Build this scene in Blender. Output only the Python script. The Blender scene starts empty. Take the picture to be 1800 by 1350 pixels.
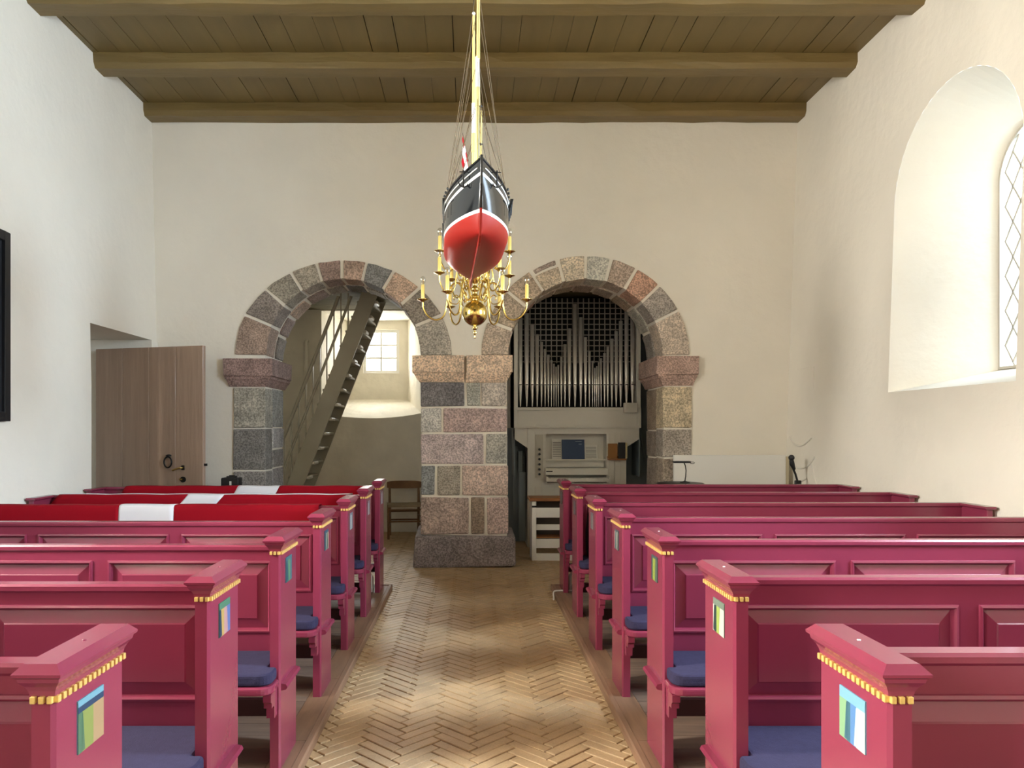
import bpy, bmesh, math, random
from math import sin, cos, pi, radians, sqrt, atan2, hypot
from mathutils import Vector, Matrix

random.seed(7)
SC = bpy.context.scene
COL = SC.collection

# ------------------------------------------------------------------ camera, world, lights, exposure
H = 1.5                                   # eye height
cam = bpy.data.objects.new('camera', bpy.data.cameras.new('camera'))
COL.objects.link(cam)
cam.location = (0, 0, H)
cam.rotation_euler = (pi / 2, 0, 0)
cam.data.sensor_width = 36
cam.data.sensor_fit = 'HORIZONTAL'
cam.data.lens = 27.0
cam.data.shift_x = 71 / 1800
cam.data.shift_y = 80 / 1800
cam.data.clip_start = 0.02
SC.camera = cam

SC.view_settings.view_transform = 'Standard'
SC.view_settings.look = 'None'
SC.view_settings.exposure = 1.62
SC.view_settings.gamma = 1.0
SC.view_settings.use_curve_mapping = False

world = bpy.data.worlds.new('sky')
SC.world = world
world.use_nodes = True
bg = world.node_tree.nodes['Background']
bg.inputs[0].default_value = (0.82, 0.91, 1.0, 1)
bg.inputs[1].default_value = 1.4


def window_light(name, loc, target, sx, sy, watts, col):
    l = bpy.data.lights.new(name, 'AREA')
    l.shape = 'RECTANGLE'
    l.size, l.size_y = sx, sy
    l.energy = watts
    l.color = col
    o = bpy.data.objects.new(name, l)
    COL.objects.link(o)
    o.location = loc
    d = Vector(target) - Vector(loc)
    o.rotation_euler = d.to_track_quat('-Z', 'Y').to_euler()
    return o


COOL = (0.66, 0.83, 1.0)
WARM = (1.0, 0.95, 0.85)
# daylight falling through each window of the nave and the tower
for _y, _w in ((5.65, 17), (2.5, 310), (-1.8, 70)):
    window_light('window_daylight', (4.55, _y, 2.95), (3.0, _y, 2.75), 0.95, 2.1, _w, COOL)
for _y, _w in ((2.3, 310), (-1.6, 250)):
    window_light('window_daylight', (-4.55, _y, 2.95), (-3.0, _y, 2.75), 0.95, 2.1, _w, WARM)
window_light('window_daylight', (-1.45, 12.75, 2.85), (-1.42, 11.0, 2.55), 0.75, 1.0, 48, (1.0, 0.98, 0.92))


# ------------------------------------------------------------------ helpers
def lin(c):
    c = c / 255.0
    return c / 12.92 if c <= 0.04045 else ((c + 0.055) / 1.055) ** 2.4


def rgb(r, g, b):
    return (lin(r), lin(g), lin(b), 1.0)


MATS = {}


def mat(key, col, rough=0.6, metal=0.0, noise=None, bump=None, spec=None, coat=0.0, stretch=None, col2=None, speck=None):
    """noise=(scale, amount) colour variation; bump=(scale, strength); speck=(scale, amount) fine grains"""
    if key in MATS:
        return MATS[key]
    m = bpy.data.materials.new(key)
    m.use_nodes = True
    nt = m.node_tree
    N, L = nt.nodes, nt.links
    b = N['Principled BSDF']
    b.inputs['Base Color'].default_value = col
    b.inputs['Roughness'].default_value = rough
    b.inputs['Metallic'].default_value = metal
    if spec is not None:
        b.inputs['Specular IOR Level'].default_value = spec
    if coat:
        b.inputs['Coat Weight'].default_value = coat
        b.inputs['Coat Roughness'].default_value = 0.12
    g = None
    if noise or bump or speck:
        g = N.new('ShaderNodeNewGeometry')
        src = g.outputs['Position']
        if stretch:
            mp = N.new('ShaderNodeMapping')
            mp.inputs['Scale'].default_value = stretch
            L.new(src, mp.inputs['Vector'])
            src = mp.outputs['Vector']
    cur = None
    if noise:
        n = N.new('ShaderNodeTexNoise')
        n.inputs['Scale'].default_value = noise[0]
        n.inputs['Detail'].default_value = 5
        L.new(src, n.inputs['Vector'])
        r = N.new('ShaderNodeMapRange')
        r.inputs['From Min'].default_value = 0.3
        r.inputs['From Max'].default_value = 0.7
        L.new(n.outputs['Fac'], r.inputs['Value'])
        mx = N.new('ShaderNodeMix')
        mx.data_type = 'RGBA'
        a = noise[1]
        c2 = col2 or tuple(min(1, v * (1 + a)) for v in col[:3]) + (1,)
        c1 = tuple(v * (1 - a) for v in col[:3]) + (1,) if not col2 else col
        mx.inputs[6].default_value = c1
        mx.inputs[7].default_value = c2
        L.new(r.outputs['Result'], mx.inputs[0])
        cur = mx.outputs[2]
    if speck:
        n = N.new('ShaderNodeTexNoise')
        n.inputs['Scale'].default_value = speck[0]
        n.inputs['Detail'].default_value = 2
        L.new(src, n.inputs['Vector'])
        r = N.new('ShaderNodeMapRange')
        r.inputs['From Min'].default_value = 0.38
        r.inputs['From Max'].default_value = 0.62
        r.inputs['To Min'].default_value = 1 - speck[1]
        r.inputs['To Max'].default_value = 1 + speck[1]
        L.new(n.outputs['Fac'], r.inputs['Value'])
        mx = N.new('ShaderNodeMix')
        mx.data_type = 'RGBA'
        mx.blend_type = 'MULTIPLY'
        mx.inputs[0].default_value = 1.0
        if cur:
            L.new(cur, mx.inputs[6])
        else:
            mx.inputs[6].default_value = col
        L.new(r.outputs['Result'], mx.inputs[7])
        cur = mx.outputs[2]
    if cur:
        L.new(cur, b.inputs['Base Color'])
    if bump:
        n = N.new('ShaderNodeTexNoise')
        n.inputs['Scale'].default_value = bump[0]
        n.inputs['Detail'].default_value = 4
        L.new(src, n.inputs['Vector'])
        bp = N.new('ShaderNodeBump')
        bp.inputs['Strength'].default_value = bump[1]
        bp.inputs['Distance'].default_value = bump[2] if len(bump) > 2 else 0.01
        L.new(n.outputs['Fac'], bp.inputs['Height'])
        L.new(bp.outputs['Normal'], b.inputs['Normal'])
    MATS[key] = m
    return m


def glass_mat(key, tint=(0.97, 0.99, 1.0, 1), amount=0.1):
    if key in MATS:
        return MATS[key]
    m = bpy.data.materials.new(key)
    m.use_nodes = True
    nt = m.node_tree
    N, L = nt.nodes, nt.links
    N.remove(N['Principled BSDF'])
    t = N.new('ShaderNodeBsdfTransparent')
    t.inputs[0].default_value = tint
    g = N.new('ShaderNodeBsdfGlossy')
    g.inputs['Roughness'].default_value = 0.03
    mx = N.new('ShaderNodeMixShader')
    mx.inputs[0].default_value = amount
    L.new(t.outputs[0], mx.inputs[1])
    L.new(g.outputs[0], mx.inputs[2])
    L.new(mx.outputs[0], N['Material Output'].inputs['Surface'])
    MATS[key] = m
    return m


class MB:
    def __init__(s):
        s.v, s.f, s.m, s.sm = [], [], [], []

    def add(s, vs, fs, mi=0, smooth=False):
        k = len(s.v)
        s.v += [tuple(p) for p in vs]
        for f in fs:
            s.f.append(tuple(i + k for i in f))
            s.m.append(mi)
            s.sm.append(smooth)
        return s

    def box(s, x0, x1, y0, y1, z0, z1, mi=0):
        if x0 > x1: x0, x1 = x1, x0
        if y0 > y1: y0, y1 = y1, y0
        if z0 > z1: z0, z1 = z1, z0
        v = [(x0, y0, z0), (x1, y0, z0), (x1, y1, z0), (x0, y1, z0), (x0, y0, z1), (x1, y0, z1), (x1, y1, z1), (x0, y1, z1)]
        return s.add(v, [(0, 3, 2, 1), (4, 5, 6, 7), (0, 1, 5, 4), (1, 2, 6, 5), (2, 3, 7, 6), (3, 0, 4, 7)], mi)

    def loft(s, rings, mi=0, smooth=False, closed=True, caps=True):
        n = len(rings[0])
        vs = [p for r in rings for p in r]
        fs = []
        for i in range(len(rings) - 1):
            for j in range(n if closed else n - 1):
                k = (j + 1) % n
                fs.append((i * n + j, i * n + k, (i + 1) * n + k, (i + 1) * n + j))
        s.add(vs, fs, mi, smooth)
        if caps:
            s.add(rings[0], [tuple(reversed(range(n)))], mi)
            s.add(rings[-1], [tuple(range(n))], mi)
        return s

    def lathe(s, prof, c=(0, 0, 0), seg=16, mi=0, smooth=True):
        rings = [[(c[0] + r * cos(2 * pi * j / seg), c[1] + r * sin(2 * pi * j / seg), c[2] + z) for j in range(seg)] for r, z in prof]
        return s.loft(rings, mi, smooth)

    def tube(s, pts, r, seg=8, mi=0, smooth=True):
        pts = [Vector(p) for p in pts]
        rs = r if isinstance(r, (list, tuple)) else [r] * len(pts)
        rings = []
        up = Vector((0, 0, 1))
        t0 = (pts[1] - pts[0]).normalized()
        if abs(t0.dot(up)) > 0.95: up = Vector((1, 0, 0))
        nrm = (up - t0 * up.dot(t0)).normalized()
        for i, p in enumerate(pts):
            if i == 0: t = pts[1] - pts[0]
            elif i == len(pts) - 1: t = pts[-1] - pts[-2]
            else: t = pts[i + 1] - pts[i - 1]
            t.normalize()
            nrm = (nrm - t * nrm.dot(t))
            if nrm.length < 1e-6: nrm = t.orthogonal()
            nrm.normalize()
            bn = t.cross(nrm)
            rings.append([tuple(p + (nrm * cos(2 * pi * j / seg) + bn * sin(2 * pi * j / seg)) * rs[i]) for j in range(seg)])
        return s.loft(rings, mi, smooth)

    def prism(s, poly, axis, a, b, mi=0):
        """poly of 2-D points, extruded along axis 0/1/2 from a to b"""
        def p3(q, h):
            if axis == 0: return (h, q[0], q[1])
            if axis == 1: return (q[0], h, q[1])
            return (q[0], q[1], h)
        return s.loft([[p3(q, a) for q in poly], [p3(q, b) for q in poly]], mi)

    def sphere(s, c, r, seg=14, rings=9, mi=0, sz=1.0):
        prof = [(max(1e-4, r * sin(pi * i / rings)), -r * sz * cos(pi * i / rings)) for i in range(rings + 1)]
        return s.lathe(prof, c, seg, mi)

    def mesh(s, name, mats, bevel=0.0, segs=1, jitter=0.0):
        me = bpy.data.meshes.new(name)
        me.from_pydata(s.v, [], s.f)
        for i, p in enumerate(me.polygons):
            p.material_index = s.m[i]
            p.use_smooth = s.sm[i]
        bm = bmesh.new()
        bm.from_mesh(me)
        if jitter or bevel:
            bmesh.ops.remove_doubles(bm, verts=bm.verts, dist=1e-5)
        bmesh.ops.recalc_face_normals(bm, faces=bm.faces)
        if jitter:
            for v in bm.verts:
                v.co += Vector((random.uniform(-1, 1), random.uniform(-1, 1), random.uniform(-1, 1))) * jitter
        if bevel:
            es = [e for e in bm.edges if len(e.link_faces) == 2 and e.calc_face_angle(0) > 0.5]
            bmesh.ops.bevel(bm, geom=es, offset=bevel, segments=segs, affect='EDGES', profile=0.6, clamp_overlap=True)
        bm.to_mesh(me)
        bm.free()
        for m in (mats if isinstance(mats, (list, tuple)) else [mats]):
            me.materials.append(m)
        return me

    def build(s, name, mats, parent=None, bevel=0.0, segs=1, jitter=0.0, loc=None):
        o = bpy.data.objects.new(name, s.mesh(name, mats, bevel, segs, jitter))
        COL.objects.link(o)
        if parent: o.parent = parent
        if loc: o.location = loc
        return o


def tag(o, label=None, cat=None, group=None, kind=None):
    if label: o['label'] = label
    if cat: o['category'] = cat
    if group: o['group'] = group
    if kind: o['kind'] = kind
    return o


def thing(name, loc, label, cat, group=None, rz=0.0, kind=None):
    o = bpy.data.objects.new(name, None)
    o.empty_display_size = 0.05
    COL.objects.link(o)
    o.location = loc
    o.rotation_euler = (0, 0, rz)
    return tag(o, label, cat, group, kind)


def copy_tree(o, parent=None):
    c = o.copy()
    COL.objects.link(c)
    c.parent = parent
    for ch in list(o.children):
        copy_tree(ch, c)
    return c


def inst(name, me, parent, loc=(0, 0, 0), rz=0.0):
    o = bpy.data.objects.new(name, me)
    COL.objects.link(o)
    o.parent = parent
    o.location = loc
    o.rotation_euler = (0, 0, rz)
    return o


# ------------------------------------------------------------------ materials
PLASTER = mat('lime_plaster', rgb(242, 235, 221), 0.9, noise=(1.3, 0.03), bump=(9, 0.35, 0.02), spec=0.2)
PLASTER_ROUGH = mat('tower_plaster', rgb(238, 231, 215), 0.9, noise=(3.0, 0.07), bump=(7, 0.5, 0.03), spec=0.2)
MORTAR = mat('white_mortar', rgb(240, 234, 222), 0.9, bump=(30, 0.4, 0.01), spec=0.2)
OLIVE = mat('olive_ceiling_paint', rgb(117, 97, 54), 0.5, noise=(5, 0.12), bump=(7, 0.35, 0.01), stretch=(1, 0.12, 1))
OLIVE_BEAM = mat('olive_beam_paint', rgb(122, 101, 58), 0.5, noise=(6, 0.12), bump=(7, 0.7, 0.02), stretch=(0.18, 1, 1.6))
OLIVE_DARK = mat('plank_gap', rgb(40, 30, 16), 0.9)
PEW = mat('crimson_pew_paint', rgb(134, 50, 73), 0.26, noise=(2, 0.05), bump=(40, 0.08, 0.004), coat=0.25, stretch=(0.25, 0.6, 1))
PEW_DARK = mat('dark_maroon_paint', rgb(74, 22, 30), 0.5)
GOLD = mat('gold_leaf', rgb(226, 190, 112), 0.35, 0.3, noise=(60, 0.15))
CUSHION = mat('purple_wool', rgb(54, 50, 74), 0.95, noise=(50, 0.08), bump=(220, 0.4, 0.004), spec=0.15)
BRICK = mat('yellow_brick', rgb(188, 159, 120), 0.48, noise=(7, 0.14), bump=(60, 0.3, 0.004), speck=(120, 0.06))
GROUT = mat('brick_joint', rgb(122, 97, 70), 0.95, noise=(20, 0.2))
BOARD = mat('worn_floorboard', rgb(126, 105, 90), 0.6, noise=(9, 0.22), bump=(20, 0.3, 0.004), stretch=(0.25, 2.2, 1))
BOARD_EDGE = mat('oak_nosing', rgb(138, 106, 82), 0.55, noise=(9, 0.2), bump=(20, 0.3, 0.004), stretch=(3, 0.3, 1))
BRASS = mat('polished_brass', rgb(222, 194, 116), 0.15, 1.0)
SLEEVE = mat('ivory_gold_sleeve', rgb(236, 206, 120), 0.3, 0.35)
BULB = glass_mat('clear_bulb', (0.95, 0.96, 0.96, 1), 0.22)
PANE = glass_mat('window_glass', (0.97, 0.985, 1, 1), 0.06)
LEAD = mat('lead_came', rgb(196, 188, 174), 0.5, 0.2)
DOORP = mat('taupe_door_paint', rgb(168, 143, 124), 0.3, noise=(4, 0.12), bump=(14, 0.5, 0.01), stretch=(2.0, 2.0, 0.15))
IRON = mat('black_iron', rgb(26, 24, 23), 0.45, 0.4)
BLACK = mat('black_plastic', rgb(18, 18, 20), 0.45)
BLACKF = mat('black_fabric', rgb(13, 13, 15), 0.95)
STAIRP = mat('grey_stair_paint', rgb(160, 153, 132), 0.5, noise=(3, 0.06))
STAIR_TREAD_LIT = mat('stair_tread_lit', rgb(206, 200, 182), 0.5)  # paler than the stair paint: light on the tread ends, put into the colour
ORGANP = mat('grey_organ_paint', rgb(222, 217, 205), 0.45, noise=(2, 0.03))
ORGAN_BLUE = mat('blue_grey_paint', rgb(128, 138, 142), 0.6, noise=(2, 0.08))
ORGAN_IN = mat('organ_interior', rgb(14, 13, 12), 0.9)
TIN = mat('organ_tin', rgb(226, 222, 214), 0.3, 0.5, noise=(8, 0.06))
WOOD = mat('oak_wood', rgb(150, 98, 52), 0.45, noise=(9, 0.2), bump=(20, 0.2, 0.003), stretch=(0.4, 3, 3))
CHAIRW = mat('chair_wood', rgb(124, 88, 52), 0.45, noise=(12, 0.18))
CORD_SEAT = mat('paper_cord_seat', rgb(150, 132, 104), 0.85, bump=(80, 0.5, 0.004), noise=(30, 0.1))
WHITE = mat('white_paint', rgb(236, 234, 228), 0.45)
PAPER = mat('white_paper', rgb(226, 222, 212), 0.8)
INK = mat('printed_ink', rgb(120, 118, 114), 0.8)
BLUEBOOK = mat('blue_cover', rgb(18, 52, 92), 0.5)
TANBOOK = mat('tan_cover', rgb(160, 112, 58), 0.6)
FLAGRED = mat('flag_red', rgb(152, 4, 26), 0.85, bump=(5, 0.25, 0.01), spec=0.2)
FLAGWHITE = mat('flag_white', rgb(234, 232, 238), 0.85, bump=(5, 0.25, 0.01), spec=0.2)
SH_RED = mat('ship_red', rgb(138, 30, 22), 0.35, noise=(4, 0.05), spec=0.35)
SH_BLACK = mat('ship_black', rgb(14, 17, 20), 0.12, coat=0.5)
SH_WHITE = mat('ship_white', rgb(238, 238, 232), 0.4)
SH_MAST = mat('ship_spar', rgb(226, 204, 128), 0.4, noise=(20, 0.06))
SH_LINE = mat('ship_rigging', rgb(96, 80, 58), 0.8)
SH_DECK = mat('ship_deck', rgb(170, 136, 90), 0.6)


def granite(c):
    g = sum(c) / 3
    c = tuple(int(min(235, (v * .72 + g * .28) * 1.28 + 6)) for v in c)
    return mat('granite_%d_%d_%d' % c, rgb(*c), 0.85, noise=(7, 0.22), bump=(30, 0.8, 0.014), speck=(62, 0.34), spec=0.25)


# ------------------------------------------------------------------ nave shell
YW = 8.42      # front of the arched wall
YB = 9.17      # its back
ZC = 4.99      # plank ceiling
YE = -4.0      # east end, behind the camera


def XL(z): return -3.44 - 0.022 * max(0, z - 1.9)
def XR(z): return 3.45 + 0.034 * max(0, z - 1.2)


def outline(c, half, sill, spring, n=20, rise=None):
    """arched opening outline, from lower +s corner up, over and down to the lower -s corner"""
    rise = half if rise is None else rise
    p = [(c + half, sill)]
    if rise > 0:
        p += [(c + half * cos(pi * i / n), spring + rise * sin(pi * i / n)) for i in range(n + 1)]
    else:
        p += [(c + half, spring), (c - half, spring)]
    p.append((c - half, sill))
    return p


def wall_sheet(mb, fn, s0, s1, z0, z1, ops):
    """wall face with openings; ops = (c, half, sill, spring, rise)"""
    cuts = {s0, s1}
    for c, h, sill, sp, rise in ops:
        n = 24 if rise > 0 else 1
        for i in range(n + 1):
            cuts.add(round(c - h * cos(pi * i / n), 5))
    cuts = sorted(x for x in cuts if s0 - 1e-6 <= x <= s1 + 1e-6)
    zs = [z0, 1.2, 1.9, z1]

    def strip(a, b, za0, zb0, za1, zb1):
        la = [za0] + [z for z in zs if max(za0, zb0) + 0.02 < z < min(za1, zb1) - 0.02] + [za1]
        lb = [zb0] + la[1:-1] + [zb1]
        for i in range(len(la) - 1):
            mb.add([fn(a, la[i]), fn(b, lb[i]), fn(b, lb[i + 1]), fn(a, la[i + 1])], [(0, 1, 2, 3)])
    for a, b in zip(cuts[:-1], cuts[1:]):
        m = (a + b) / 2
        hit = None
        for op in ops:
            if abs(m - op[0]) < op[1]: hit = op
        if not hit:
            strip(a, b, z0, z0, z1, z1)
            continue
        c, h, sill, sp, rise = hit

        def top(x): return sp + rise * sqrt(max(0, 1 - ((x - c) / h) ** 2)) if rise > 0 else sp
        if sill > z0 + 1e-4: strip(a, b, z0, z0, sill, sill)
        strip(a, b, top(a), top(b), z1, z1)


def niche(mb, fa, fb, oa, ob, open_bottom=False, steps=1):
    n = len(oa)
    vs = [fa(*p) for p in oa] + [fb(*p) for p in ob]
    fs = [(i, i + 1, n + i + 1, n + i) for i in range(n - 1)]
    if not open_bottom: fs.append((n - 1, 0, n, 2 * n - 1))
    mb.add(vs, fs)


grass = mat('grass', rgb(96, 116, 60), .9, noise=(.8, .3))
tag(MB().box(-40, 40, -30, 50, -0.5, -0.35).build('ground', grass), 'unseen grass outside, added to cut sky light from below', kind='structure')  # out of view; added to keep bright sky from shining up through the windows
# floor slab, with bricks laid herringbone
floor = MB().box(-4.6, 4.6, YE, 12.6, -0.12, -0.006).build('floor', GROUT)
tag(floor, 'yellow brick herringbone floor of the aisle', None, None, 'structure')

cw, n_ = 0.0625, 4
bricks = []
for r in range(-160, 240):
    for m_ in range(-60, 60):
        for kind in (0, 1):
            if kind == 0:
                cx, cy = (r + 2 * n_ * m_ + n_ / 2) * cw, (r + 0.5) * cw
            else:
                cx, cy = (r + 2 * n_ * m_ + 2 * n_ - 0.5) * cw, (r + n_ / 2) * cw
            X = (cx - cy) / sqrt(2) + 0.03
            Y = (cx + cy) / sqrt(2)
            if 1.0 < Y < 11.3 and (abs(X) < 0.86 or (7.12 < Y < 8.5 and abs(X) < 3.5) or (Y >= 8.4 and -2.7 < X < 2.7)):
                bricks.append((X, Y, kind))


def brick_mb(mb, cx=0, cy=0, ang=0.0, dz=0.0):
    l, w, c = 0.1206, 0.0276, 0.0025
    rings = []
    for ins, z in ((0, -0.03), (0, -c), (c, 0)):
        ring = []
        for px, py in ((-l + ins, -w + ins), (l - ins, -w + ins), (l - ins, w - ins), (-l + ins, w - ins)):
            ring.append((cx + px * cos(ang) - py * sin(ang), cy + px * sin(ang) + py * cos(ang), z + dz))
        rings.append(ring)
    mb.loft(rings)


bme = brick_mb_mesh = MB()
brick_mb(bme)
bme = bme.mesh('brick', BRICK)
vis = [b for b in bricks if b[1] >= 3.25 and abs(b[0]) < 0.80 and b[1] < 8.4]
vis.sort(key=lambda b: b[1])
near = set(vis[:300])
rest = MB()
for b in bricks:
    ang = pi / 4 + (pi / 2 if b[2] else 0)
    dz = random.uniform(-0.002, 0.0015)
    if b in near:
        inst('brick', bme, floor, (b[0], b[1], dz), ang)
    else:
        brick_mb(rest, b[0], b[1], ang, dz)
tag(rest.build('brick_field', BRICK, floor), kind='stuff')

# side walls
RW = [(5.65, 0.75, 1.81, 3.35, 0.75), (2.5, 0.75, 1.81, 3.35, 0.75), (-1.8, 0.75, 1.81, 3.35, 0.75)]
LW = [(2.3, 0.75, 1.81, 3.35, 0.75), (-1.6, 0.75, 1.81, 3.35, 0.75), (7.685, 0.735, -0.006, 2.465, 0)]
mb = MB()
wall_sheet(mb, lambda s, z: (XR(z), s, z), YE, YW, -0.01, ZC + 0.1, RW)
for op in RW:
    oa = outline(op[0], 0.75, 1.81, 3.35)
    ob = outline(op[0], 0.40, 1.97, 3.42)
    niche(mb, lambda s, z: (XR(z), s, z), lambda s, z: (4.17, s, z), oa, ob)
    mb.add([(4.17, s, z) for s, z in ob] , [])
wr = mb.build('wall_right', PLASTER)
tag(wr, 'white plastered right wall with a deep arched window niche', kind='structure')

mb = MB()
wall_sheet(mb, lambda s, z: (XL(z), s, z), YE, YW, -0.01, ZC + 0.1, LW)
for op in LW[:2]:
    niche(mb, lambda s, z: (XL(z), s, z), lambda s, z: (-4.17, s, z), outline(op[0], 0.75, 1.81, 3.35), outline(op[0], 0.40, 1.97, 3.42))
oa = outline(7.685, 0.735, -0.006, 2.465, rise=0)
niche(mb, lambda s, z: (XL(z), s, z), lambda s, z: (-4.25, s, z), oa, oa, True)
mb.add([(-4.25, 6.95, 0), (-4.25, 8.42, 0), (-4.25, 8.42, 2.465), (-4.25, 6.95, 2.465)], [(0, 1, 2, 3)])
wl = mb.build('wall_left', PLASTER)
tag(wl, 'white plastered left wall with a doorway by the corner', kind='structure')

mb = MB()
mb.add([(-3.7, YE, 0), (3.7, YE, 0), (3.7, YE, ZC + .1), (-3.7, YE, ZC + .1)], [(0, 1, 2, 3)])
tag(mb.build('wall_east', PLASTER), 'plain white end wall behind the pews', kind='structure')
# unseen outer skin, added so that no daylight leaks in at the corners
mb = MB()
mb.box(-4.6, 4.6, YE - 0.3, 9.1, ZC + 0.12, ZC + 0.2)
tag(mb.build('ceiling_light_cover', OLIVE_DARK), 'unseen cover above the ceiling, added against leaking daylight', kind='structure')

# arched wall: plaster on the front and back, soffits
XCL, XCR, RA = -1.404, 1.248, 0.845
ZS = 2.30
AR = [(XCL, RA + 0.014, -0.006, ZS, RA + 0.014), (XCR, RA + 0.014, -0.006, ZS, RA + 0.014)]
mb = MB()
wall_sheet(mb, lambda s, z: (s, YW, z), -3.62, 3.62, -0.01, ZC + 0.1, AR)
wall_sheet(mb, lambda s, z: (s, YB, z), -3.62, 3.62, -0.01, ZC + 0.1, AR)
for c, h, si, sp, ri in AR:
    o_ = outline(c, h, si, sp, 28)
    niche(mb, lambda s, z: (s, YW, z), lambda s, z: (s, YB, z), o_, o_, True)
wb = mb.build('wall_back', PLASTER)
tag(wb, 'white plastered back wall pierced by two granite arches', kind='structure')

# ------------------------------------------------------------------ ceiling
ceil = MB().box(-3.75, 3.75, YE, YW + 0.05, ZC + 0.025, ZC + 0.06).build('ceiling', OLIVE_DARK)
tag(ceil, 'olive painted plank ceiling over heavy beams', kind='structure')
x = -3.62
while x < 3.6:
    w = random.choice((0.17, 0.2, 0.22, 0.24, 0.27))
    dz = random.uniform(0, 0.006)
    MB().box(x, x + w - random.choice((0.003, 0.004, 0.008)), YE, YW + 0.03, ZC + dz, ZC + 0.03).build('plank', OLIVE, ceil)
    x += w
for k in range(11):
    y0 = 8.2 - 1.085 * k
    rings = []
    for i in range(25):
        X = -3.58 + 7.2 * i / 24
        j = lambda a=0.009: random.uniform(-a, a)
        rings.append([(X, y0 + j(), ZC + 0.01), (X, y0 + j(), ZC - 0.085 + j(0.006)), (X, y0 + 0.03 + j(0.006), ZC - 0.13 + j(0.006)),
                      (X, y0 + 0.21 + j(), ZC - 0.13 + j(0.005)), (X, y0 + 0.225 + j(), ZC + 0.01)])
    MB().loft(rings).build('beam', OLIVE_BEAM, ceil)

# ------------------------------------------------------------------ granite arches and pier
pier = thing('stone_pier', (0, YW, 0), 'square granite pier with plinth standing between the two arches', 'pier')
arch_l = thing('stone_arch', (0, YW, 0), 'round granite arch with the stair behind it', 'arch', 'granite arches')
arch_r = thing('stone_arch', (0, YW, 0), 'round granite arch framing the organ', 'arch', 'granite arches')
arches = arch_l
A_PR = -0.022     # how far stones stand proud of the plaster (towards the nave)


def stone(pts8_rings, col, jit=0.006, bev=0.014, name='stone'):
    return MB().loft(pts8_rings).build(name, granite(col), arches, bevel=bev, segs=2, jitter=jit)


def block(x0, x1, z0, z1, y0, y1, col, jit=0.006, bev=0.014):
    return stone([[(x0, y0, z0), (x1, y0, z0), (x1, y1, z0), (x0, y1, z0)], [(x0, y0, z1), (x1, y0, z1), (x1, y1, z1), (x0, y1, z1)]], col, jit, bev)


def voussoir(cx, a0, a1, ri, ao, bo, y0, y1, col, jn=0.017):
    """sector between angles a0>a1 (deg); outer curve an ellipse ao x bo"""
    rings = []
    n = 3
    for i in range(n + 1):
        f = i / n
        a = radians(a0 + (a1 - a0) * f)
        ri_ = ri
        re = 1 / sqrt((cos(a) / ao) ** 2 + (sin(a) / bo) ** 2)
        # joint width measured along the tangent
        def P(r):
            off = jn / r * (1 if f < 0.01 else (-1 if f > 0.99 else 0))
            aa = a - off
            return (cx + r * cos(aa), ZS + r * sin(aa))
        pi_, po = P(ri_), P(re)
        rings.append([(pi_[0], y0, pi_[1]), (po[0], y0, po[1]), (po[0], y1, po[1]), (pi_[0], y1, pi_[1])])
    return stone(rings, col, 0.004, 0.013)


LJ = [180, 157, 139, 122, 106, 91, 76, 59.5, 42, 23, 0]
LC = [(132, 108, 92), (112, 100, 90), (122, 112, 96), (134, 122, 104), (126, 98, 84), (142, 114, 94), (104, 102, 98), (164, 134, 108), (120, 108, 94), (142, 134, 120)]
RJ = [180, 160, 140, 123, 106, 90, 75, 60, 44, 26.6, 0]
RC = [(158, 138, 116), (146, 126, 104), (152, 130, 104), (160, 140, 114), (172, 154, 128), (154, 150, 136), (150, 128, 110), (158, 116, 92), (130, 120, 110), (158, 140, 122)]
for cx, J, CC, ao, bo in ((XCL, LJ, LC, 1.19, 1.05), (XCR, RJ, RC, 1.14, 1.10)):
    arches = arch_l if cx < 0 else arch_r
    for i in range(10):
        lim = .075 if (cx > 0 and i == 3) else 0
        voussoir(cx, J[i], J[i + 1], RA, ao - lim, bo - lim, A_PR, 0.33 + random.uniform(-.04, .04), CC[i])
    # inner course of the soffit
    J2 = [180, 161, 144, 126, 109, 94, 78, 62, 45, 22, 0]
    for i in range(10):
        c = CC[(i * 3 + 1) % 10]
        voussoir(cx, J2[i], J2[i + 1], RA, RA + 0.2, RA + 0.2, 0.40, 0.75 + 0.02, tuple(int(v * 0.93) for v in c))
# little filler stone above the right arch
arches = arch_r
voussoir(XCR, 123, 106, 1.055, 1.105, 1.105, A_PR, 0.1, (138, 120, 104), .03)


def pxx(p): return (p - 829) / (1350 / YW)
def pzz(p): return H - (p - 755) / (1350 / YW)


def cpx(c): return pxx(700 + c / 3.2125)
def cpz(c): return pzz(600 + c / 3.2125)


ROWS = [(232, 366, [(128, 374, (98, 94, 94)), (388, 462, (136, 134, 122)), (470, 614, (150, 140, 128))]),
        (378, 512, [(128, 243, (152, 148, 140)), (256, 614, (146, 122, 116))]),
        (524, 690, [(130, 482, (148, 132, 130)), (496, 618, (136, 132, 122))]),
        (704, 868, [(130, 207, (104, 106, 106)), (221, 350, (128, 118, 104)), (362, 620, (156, 132, 118))]),
        (882, 1088, [(130, 398, (140, 118, 106)), (411, 489, (120, 100, 82)), (501, 624, (150, 126, 116))])]
arches = pier
for y0, y1, cols in ROWS:
    for a, b, c in cols:
        block(cpx(a), cpx(b), cpz(y1), cpz(y0), A_PR, 0.35, c)
        block(cpx(a), cpx(b), cpz(y1), cpz(y0), 0.37, 0.77, c)
block(cpx(90), cpx(662), 0.0, cpz(1098), -0.09, 0.84, (112, 100, 98), 0.014, 0.03)


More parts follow.
